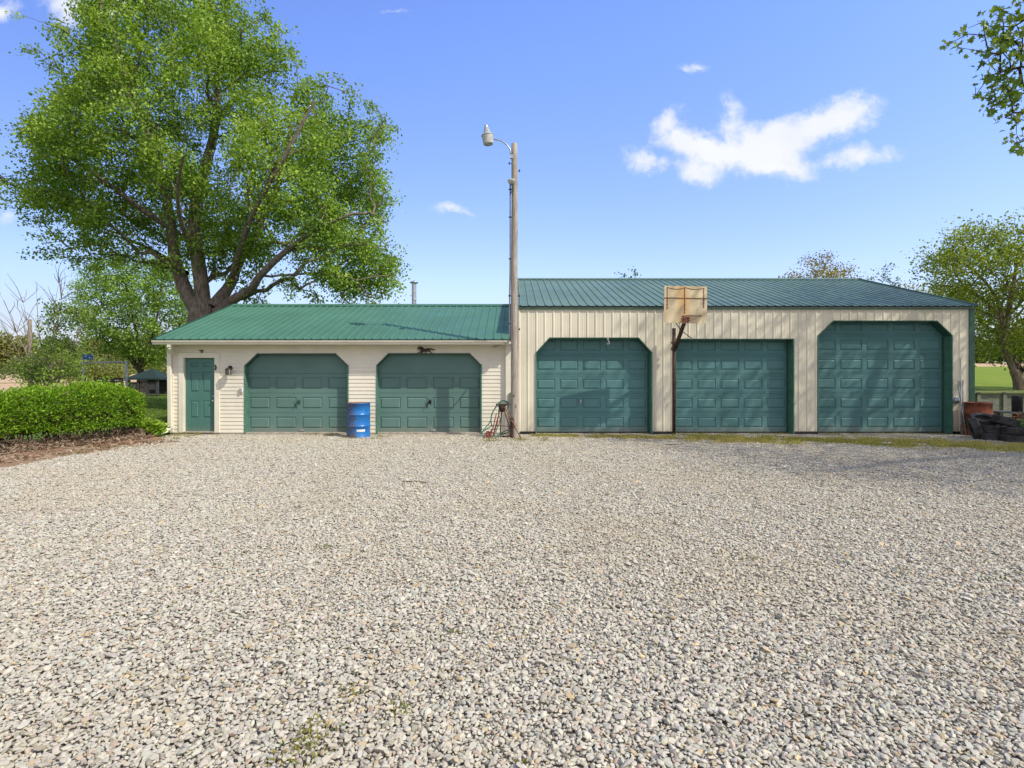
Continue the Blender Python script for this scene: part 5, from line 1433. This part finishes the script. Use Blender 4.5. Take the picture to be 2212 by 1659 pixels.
f = np.clip(rg.normal(0.45, 0.3, (K, 1)) + 0.2 * np.sin(C[:, :1] * 1.1 + 2 * C[:, 1:2]), 0, 1)
col = np.array((0.24, 0.26, 0.040)) * (1 - f) + np.array((0.64, 0.53, 0.20)) * f
blades('grass', 'thin strip of yellowing grass growing in the gravel along the barn doors', C, rg.uniform(0.03, 0.085, K), col, rg, w=0.006, lean=0.6)
# grass at the foot of the buildings and on the bed edge
seg = []
for x0, x1, y0, y1, k in ((gx(660), gx(740), -0.45, -0.2, 500), (gx(760), gx(860), -1.25, -0.6, 900), (-0.7, 0.9, -1.75, -1.05, 1300), (gx(1160), gx(1400), -0.25, 0.0, 500), (gx(1465), gx(1700), -0.3, 0.0, 900), (gx(1775), gx(2040), -0.25, 0.0, 700), (gx(380), gx(440), -0.35, -0.08, 500), (-8.9, -8.2, -1.4, -0.5, 700)):
    seg.append(np.stack([rg.uniform(x0, x1, k), rg.uniform(y0, y1, k), np.full(k, 0.005)], 1))
s_ = rg.uniform(0.5, LEN, 2600); o_ = rg.normal(1.55, 0.2, 2600)
ok = np.sin(s_ * 4) + np.sin(s_ * 1.7) > 0.0
seg.append(np.stack([A_[0] + ab[0] * s_ + nrm[0] * o_, A_[1] + ab[1] * s_ + nrm[1] * o_, 0 * s_], 1)[ok])
C = np.concatenate(seg); cl = np.sin(C[:, 0] * 9) + np.sin(C[:, 1] * 13 + C[:, 0] * 4); C = C[cl > 0.1]; K = len(C)
f = rg.uniform(0, 1, (K, 1)); col = np.array((0.11, 0.15, 0.020)) * (1 - f) + np.array((0.36, 0.31, 0.08)) * f
blades('grass', 'sparse weedy grass at the foot of the garage walls and the hedge bed', C, rg.uniform(0.02, 0.07, K), col, rg, w=0.0055, lean=0.6)
# lawn seen between hedge and garage
n = 30000
yy = rg.uniform(0.0, 26, n); uu = rg.uniform(270, 372, n)
C = np.stack([(uu - CX) * (yy + CAMD) / F, yy, np.full(n, -0.03)], 1)
f = rg.uniform(0, 1, (n, 1)); col = np.array((0.08, 0.14, 0.018)) * (1 - f) + np.array((0.19, 0.27, 0.045)) * f
blades('grass', 'shaded green lawn between the hedge and the garage', C, rg.uniform(0.03, 0.09, n), col, rg, w=0.012, lean=0.5)
# weeds and moss tufts in the gravel
tuf = []
for u, v, k, sp in ((703, 1187, 26, 0.035), (760, 1493, 40, 0.05), (985, 1370, 14, 0.03), (860, 1540, 40, 0.04), (640, 1640, 60, 0.06), (675, 1600, 60, 0.07), (1622, 1210, 30, 0.05), (1950, 1235, 14, 0.04), (660, 1620, 40, 0.1), (690, 1560, 12, 0.03), (1130, 1655, 14, 0.02), (840, 1255, 20, 0.10), (900, 1240, 20, 0.12), (560, 1260, 14, 0.1), (2140, 1250, 14, 0.05), (330, 1030, 30, 0.2)):
    d = CAMZ * F / (v - HZ); X, Y_ = (u - CX) * d / F, d - CAMD
    tuf.append(np.stack([X + rg.normal(0, sp, k), Y_ + rg.normal(0, sp, k), np.full(k, 0.012)], 1))
C = np.concatenate(tuf); K = len(C); f = rg.uniform(0, 1, (K, 1))
col = np.array((0.10, 0.15, 0.020)) * (1 - f) + np.array((0.32, 0.28, 0.06)) * f
blades('weeds', 'tiny green weeds sprouting between the gravel stones', C, rg.uniform(0.012, 0.04, K), col, rg, w=0.006, lean=0.9, cat='weeds')

def stick(label, uv, r):
    pts_ = []
    for u, v in uv:
        d = CAMZ * F / (v - HZ); pts_.append(((u - CX) * d / F, d - CAMD, 0.025))
    o = MB().tube(pts_, r, 6).build('stick', M['twig']); tag(o, label, 'stick', 'sticks lying on the gravel')
stick('thin brown curved stick lying far out on the gravel, left of the pole', [(868, 1045), (885, 1043), (905, 1043.5), (922, 1046)], 0.010)
stick('pale twig lying on the gravel in front of the middle barn door', [(1438, 963), (1465, 962), (1488, 959)], 0.010)

# ================================================================ things beyond the hedge
Y5 = 22.0
def gp(px, py, Y): return W((230 + px / 7.628) * S, (1020 + py / 7.628) * S, Y)
GZ = thing('gazebo', 'dark green roofed garden gazebo on the lawn left of the garage', 'gazebo', (gp(1730, 1250, Y5)[0], Y5, 0))
gzx = gp(1730, 0, Y5)[0]; ez = gp(0, 870, Y5)[2]; az_ = gp(0, 655, Y5)[2]; hw_ = (gp(2110, 0, Y5)[0] - gp(1350, 0, Y5)[0]) / 2
m = MB()
cs = [(gzx - hw_, Y5 - hw_), (gzx + hw_, Y5 - hw_), (gzx + hw_, Y5 + hw_), (gzx - hw_, Y5 + hw_)]
m.add([(x, y, ez) for x, y in cs] + [(gzx, Y5, az_)] + [(x, y, ez - 0.10) for x, y in cs], [(0, 1, 4), (1, 2, 4), (2, 3, 4), (3, 0, 4), (0, 5, 6, 1), (1, 6, 7, 2), (2, 7, 8, 3), (3, 8, 5, 0), (8, 7, 6, 5)])
m.build('roof', M['shaded_roof'], GZ)
for sx, sy_ in ((-1, -1), (1, -1), (1, 1), (-1, 1), (-0.33, -1), (0.33, -1)):
    x, y = gzx + sx * (hw_ - 0.18), Y5 + sy_ * (hw_ - 0.18)
    m = MB(); m.box(x - 0.07, x + 0.07, y - 0.07, y + 0.07, -0.05, ez - 0.11); m.build('post', M['dark_wood'], GZ)
for sx in (-1, 1):
    x0, x1 = sorted((gzx + sx * 0.33 * (hw_ - 0.18) + sx * 0.08, gzx + sx * (hw_ - 0.26)))
    m = MB(); m.box(x0, x1, Y5 - hw_ + 0.15, Y5 - hw_ + 0.20, 0.40 if sx < 0 else 0.45, 0.95); m.build('side_panel', M['dark_wood'], GZ)
m = MB(); m.box(gzx - hw_ + 0.2, gzx + hw_ - 0.2, Y5 + hw_ - 0.24, Y5 + hw_ - 0.20, 0.1, ez - 0.12); m.build('back_panel', M['dark_wood'], GZ)
m = MB()
for k in range(7): m.box(gzx - 0.38, gzx + 0.38, Y5 - hw_ + 0.14, Y5 - hw_ + 0.17, 0.08 + 0.11 * k, 0.13 + 0.11 * k)
m.build('gate', M['dark_wood'], GZ)
Y6 = 12.0
SW = thing('swing_frame', 'grey pipe swing frame standing on the grass behind the hedge', 'swing frame', (gp(640, 0, Y6)[0], Y6, 0))
zt = gp(0, 520, Y6)[2]
xa, xb2 = gp(150, 0, Y6)[0], gp(1138, 0, Y6)[0]
m = MB(); m.tube([(xa, Y6, zt), ((xa + xb2) / 2, Y6, zt + 0.02), (xb2, Y6, zt + 0.03)], 0.035, 10); m.build('crossbar', M['grey_pipe'], SW)
for x in (xa, xb2):
    m = MB(); m.tube([(x, Y6, -0.05), (x, Y6, zt + (0.5 if x == xa else 0.05))], 0.045, 10); m.build('post', M['grey_pipe'], SW)
m = MB(); x = gp(585, 0, Y6)[0]; m.tube([(x, Y6, zt), (x, Y6, zt - 0.45)], 0.012, 6); m.build('hanger', M['grey_pipe'], SW)
m = MB(); x, z = gp(255, 0, Y6)[0], gp(0, 410, Y6)[2]
m.box(x - 0.17, x + 0.17, Y6 - 0.12, Y6 + 0.12, z - 0.09, z + 0.05); m.extrude_x([(Y6 - 0.16, z + 0.05), (Y6 + 0.16, z + 0.05), (Y6, z + 0.15)], x - 0.2, x + 0.2)
m.tube([(x, Y6, z - 0.09), (xa, Y6, zt + 0.3)], 0.012, 6)
bl = mat('blue_paint', (0.02, 0.08, 0.35), 0.5); o = m.build('bird_feeder', bl); tag(o, 'small blue bird feeder mounted on the swing frame post', 'bird feeder')
Y7 = 14.0
SL = thing('slatted_bench', 'dark slatted garden bench back behind the hedge', 'bench', (gp(715, 0, Y7)[0], Y7, 0))
xa, xb2 = gp(390, 0, Y7)[0], gp(1045, 0, Y7)[0]
for k in range(6):
    z0 = gp(0, 890, Y7)[2] - k * 0.135
    m = MB(); m.box(xa, xb2, Y7, Y7 + 0.03, z0 - (0.045 if k else 0.06), z0 + (0.03 if k else 0.06)); m.build('slat', M['dark_wood'], SL)
for x in (xa + 0.04, gp(620, 0, Y7)[0], gp(825, 0, Y7)[0], xb2 - 0.04):
    m = MB(); m.box(x - 0.04, x + 0.04, Y7 + 0.031, Y7 + 0.10, -0.03, gp(0, 870, Y7)[2]); m.build('leg', M['dark_wood'], SL)
m = MB(); m.box(xa, xb2, Y7 - 0.5, Y7 - 0.002, 0.42, 0.46); m.build('seat', M['dark_wood'], SL)
Y8 = 30.0
FP = thing('fence_post', 'pale grey wooden post standing among the bare shrub stems on the left', 'post', (gx(64, Y8), Y8, 0))
m = MB(); m.tube([(gx(64, Y8), Y8, -0.1), (gx(65, Y8), Y8, gz(690, Y8))], [0.16, 0.13], 12); m.build('post', M['bark_pale'], FP)
# ================================================================ light, sky, camera
SUN = Vector((math.sin(R(60)) * math.cos(R(45)), -math.cos(R(60)) * math.cos(R(45)), math.sin(R(45))))
sd = bpy.data.lights.new('sun', 'SUN'); sd.energy = 3.0; sd.angle = R(0.55); sd.color = (1.0, 0.93, 0.82)
so = bpy.data.objects.new('sun', sd); COL.objects.link(so); so.rotation_euler = SUN.to_track_quat('Z', 'Y').to_euler(); so.location = (20, -20, 30)

w = bpy.data.worlds.new('World'); scene.world = w; w.use_nodes = True
nt = w.node_tree; nt.nodes.clear()
def N_(t_, **k):
    n_ = nt.nodes.new(t_)
    for a_, b_ in k.items(): setattr(n_, a_, b_)
    return n_
out = N_('ShaderNodeOutputWorld'); bg = N_('ShaderNodeBackground'); nt.links.new(bg.outputs[0], out.inputs[0])
sky = N_('ShaderNodeTexSky', sky_type='NISHITA'); sky.sun_disc = False; sky.sun_elevation = R(45); sky.sun_rotation = R(120); sky.altitude = 200; sky.air_density = 1.0; sky.dust_density = 0.6; sky.ozone_density = 1.0
def wm(op, a_, b_=None):
    n_ = N_('ShaderNodeMath', operation=op)
    for i, x_ in enumerate((a_, b_)):
        if x_ is None: continue
        if isinstance(x_, (int, float)): n_.inputs[i].default_value = x_
        else: nt.links.new(x_, n_.inputs[i])
    return n_.outputs[0]
def wmix(fac, a_, b_, blend='MIX'):
    n_ = N_('ShaderNodeMix', data_type='RGBA', blend_type=blend)
    for sck, x_ in ((n_.inputs['Factor'], fac), (n_.inputs[6], a_), (n_.inputs[7], b_)):
        if isinstance(x_, tuple): sck.default_value = (*x_, 1.0)
        elif isinstance(x_, (int, float)): sck.default_value = x_
        else: nt.links.new(x_, sck)
    return n_.outputs[2]
tc = N_('ShaderNodeTexCoord').outputs['Generated']
sx = N_('ShaderNodeSeparateXYZ'); nt.links.new(tc, sx.inputs[0])
ysafe = wm('MAXIMUM', sx.outputs[1], 0.02)
cb = N_('ShaderNodeCombineXYZ'); nt.links.new(wm('DIVIDE', sx.outputs[0], ysafe), cb.inputs[0]); nt.links.new(wm('DIVIDE', sx.outputs[2], ysafe), cb.inputs[1])
P2 = cb.outputs[0]
def noise(vec, sc, det, rough=0.6, off=0.0, col=False):
    ad = N_('ShaderNodeVectorMath', operation='ADD'); nt.links.new(vec, ad.inputs[0]); ad.inputs[1].default_value = (off, off * 0.7, off * 1.3)
    n_ = N_('ShaderNodeTexNoise'); nt.links.new(ad.outputs[0], n_.inputs['Vector']); n_.inputs['Scale'].default_value = sc; n_.inputs['Detail'].default_value = det; n_.inputs['Roughness'].default_value = rough
    return n_.outputs['Color'] if col else n_.outputs['Fac']
wr = N_('ShaderNodeVectorMath', operation='MULTIPLY_ADD')
cs_ = N_('ShaderNodeVectorMath', operation='SUBTRACT'); nt.links.new(noise(P2, 11, 6, 0.62, 0.0, True), cs_.inputs[0]); cs_.inputs[1].default_value = (0.5, 0.5, 0.5)
nt.links.new(cs_.outputs[0], wr.inputs[0]); wr.inputs[1].default_value = (0.085, 0.07, 0.0); nt.links.new(P2, wr.inputs[2])
PW = wr.outputs[0]
def blob(u, v, rx, ry, rot=0.0, weight=1.0):
    mp_ = N_('ShaderNodeMapping', vector_type='TEXTURE'); nt.links.new(PW, mp_.inputs[0])
    mp_.inputs['Location'].default_value = ((u - CX) / F, (HZ - v) / F, 0); mp_.inputs['Rotation'].default_value = (0, 0, R(rot)); mp_.inputs['Scale'].default_value = (rx / F, ry / F, 1)
    ln = N_('ShaderNodeVectorMath', operation='LENGTH'); nt.links.new(mp_.outputs[0], ln.inputs[0])
    return wm('MULTIPLY', wm('MAXIMUM', wm('SUBTRACT', 1.0, ln.outputs['Value']), 0.0), weight)
def ck(x_, y_, rx, ry, rot=0.0, weight=1.0): return blob(1296 + x_ * 0.3255, 144 + y_ * 0.3255, rx * 0.37, ry * 0.37, rot, weight)
bl_ = [ck(900, 560, 430, 190, 4, 1.25), ck(1430, 400, 470, 160, 20, 1.25), ck(560, 470, 230, 120, -6), ck(470, 340, 130, 90, 20, 0.8), ck(870, 310, 90, 160, 0, 0.6), ck(245, 590, 130, 115), ck(440, 640, 160, 60, -5, 0.6), ck(660, 740, 160, 90, 0, 0.8), ck(1200, 690, 290, 110, 3, 0.95), ck(1740, 600, 310, 105, 14, 1.0), ck(630, 10, 115, 42, 0, 0.55), ck(1830, 740, 90, 30, 0, 0.3),
       blob(170, 20, 120, 62, -8, 1.1), blob(330, 14, 110, 50, -5, 0.9), blob(0, 22, 60, 36, 0, 0.9), blob(975, 447, 62, 14, -8, 0.45), blob(10, 468, 40, 22, 0, 0.4), blob(860, 30, 60, 8, 0, 0.25)]
acc = bl_[0]
for b_ in bl_[1:]: acc = wm('ADD', acc, b_)
det = wm('MULTIPLY', wm('SUBTRACT', noise(P2, 15, 9, 0.66, 3.0), 0.5), 2.0)
fld = wm('ADD', acc, wm('MULTIPLY', det, wm('MINIMUM', wm('MULTIPLY', acc, 4.0), 1.0)))
mr = N_('ShaderNodeMapRange', interpolation_type='SMOOTHSTEP'); nt.links.new(fld, mr.inputs[0]); mr.inputs[1].default_value = 0.04; mr.inputs[2].default_value = 0.95
mask = wm('MULTIPLY', mr.outputs[0], wm('GREATER_THAN', sx.outputs[1], 0.02))
# sky: Nishita, graded a little bluer, then clouds
el = N_('ShaderNodeMapRange', interpolation_type='LINEAR'); nt.links.new(sx.outputs[2], el.inputs[0]); el.inputs[1].default_value = 0.0; el.inputs[2].default_value = 0.5
skyc = wmix(1.0, sky.outputs[0], wmix(el.outputs[0], (0.92, 0.84, 0.86), (0.98, 1.12, 1.62)), 'MULTIPLY')
# unseen broken bright cloud, added behind the camera as neutral fill on the facade
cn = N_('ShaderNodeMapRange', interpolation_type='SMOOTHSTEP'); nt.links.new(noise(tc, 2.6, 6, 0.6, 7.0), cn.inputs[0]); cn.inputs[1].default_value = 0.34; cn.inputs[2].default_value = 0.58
rear_fill = N_('ShaderNodeMapRange', interpolation_type='SMOOTHSTEP'); nt.links.new(sx.outputs[1], rear_fill.inputs[0]); rear_fill.inputs[1].default_value = 0.15; rear_fill.inputs[2].default_value = -0.25
skyc = wmix(wm('MULTIPLY', cn.outputs[0], rear_fill.outputs[0]), skyc, (5.4, 5.0, 4.3))
hz_ = N_('ShaderNodeMapRange', interpolation_type='SMOOTHSTEP'); nt.links.new(sx.outputs[2], hz_.inputs[0]); hz_.inputs[1].default_value = 0.0; hz_.inputs[2].default_value = 0.17
skyc = wmix(1.0, skyc, wmix(hz_.outputs[0], (0.66, 0.655, 0.76), (1.03, 1.0, 1.0)), 'MULTIPLY')
az_ = N_('ShaderNodeMapRange', interpolation_type='SMOOTHSTEP'); nt.links.new(sx.outputs[0], az_.inputs[0]); az_.inputs[1].default_value = -0.80; az_.inputs[2].default_value = 0.10
skyc = wmix(1.0, skyc, wmix(az_.outputs[0], (0.70, 0.72, 0.76), (1.0, 1.0, 1.0)), 'MULTIPLY')
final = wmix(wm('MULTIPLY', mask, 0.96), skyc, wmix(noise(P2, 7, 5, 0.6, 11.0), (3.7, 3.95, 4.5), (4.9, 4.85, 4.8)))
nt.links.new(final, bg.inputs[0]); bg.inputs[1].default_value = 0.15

cam = bpy.data.cameras.new('camera'); co = bpy.data.objects.new('camera', cam); COL.objects.link(co); scene.camera = co
co.location = (0, -CAMD, CAMZ); co.rotation_euler = (R(90), 0, 0)
cam.sensor_width = 36.0; cam.lens = F / 2212 * 36.0; cam.shift_y = -(HZ - -1 * 0 - 1659 / 2) / 2212 * -1 if False else (HZ - 1659 / 2) / 2212
cam.clip_start = 0.05; cam.clip_end = 3000
scene.view_settings.view_transform = 'Standard'; scene.view_settings.look = 'None'; scene.view_settings.exposure = 0.55; scene.view_settings.gamma = 1.0
scene.render.engine = 'CYCLES'
scene.cycles.use_denoising = True
scene.cycles.max_bounces = 8; scene.cycles.diffuse_bounces = 4; scene.cycles.transmission_bounces = 6; scene.cycles.transparent_max_bounces = 8
scene.cycles.caustics_reflective = False; scene.cycles.caustics_refractive = False
scene.cycles.sample_clamp_indirect = 6.0
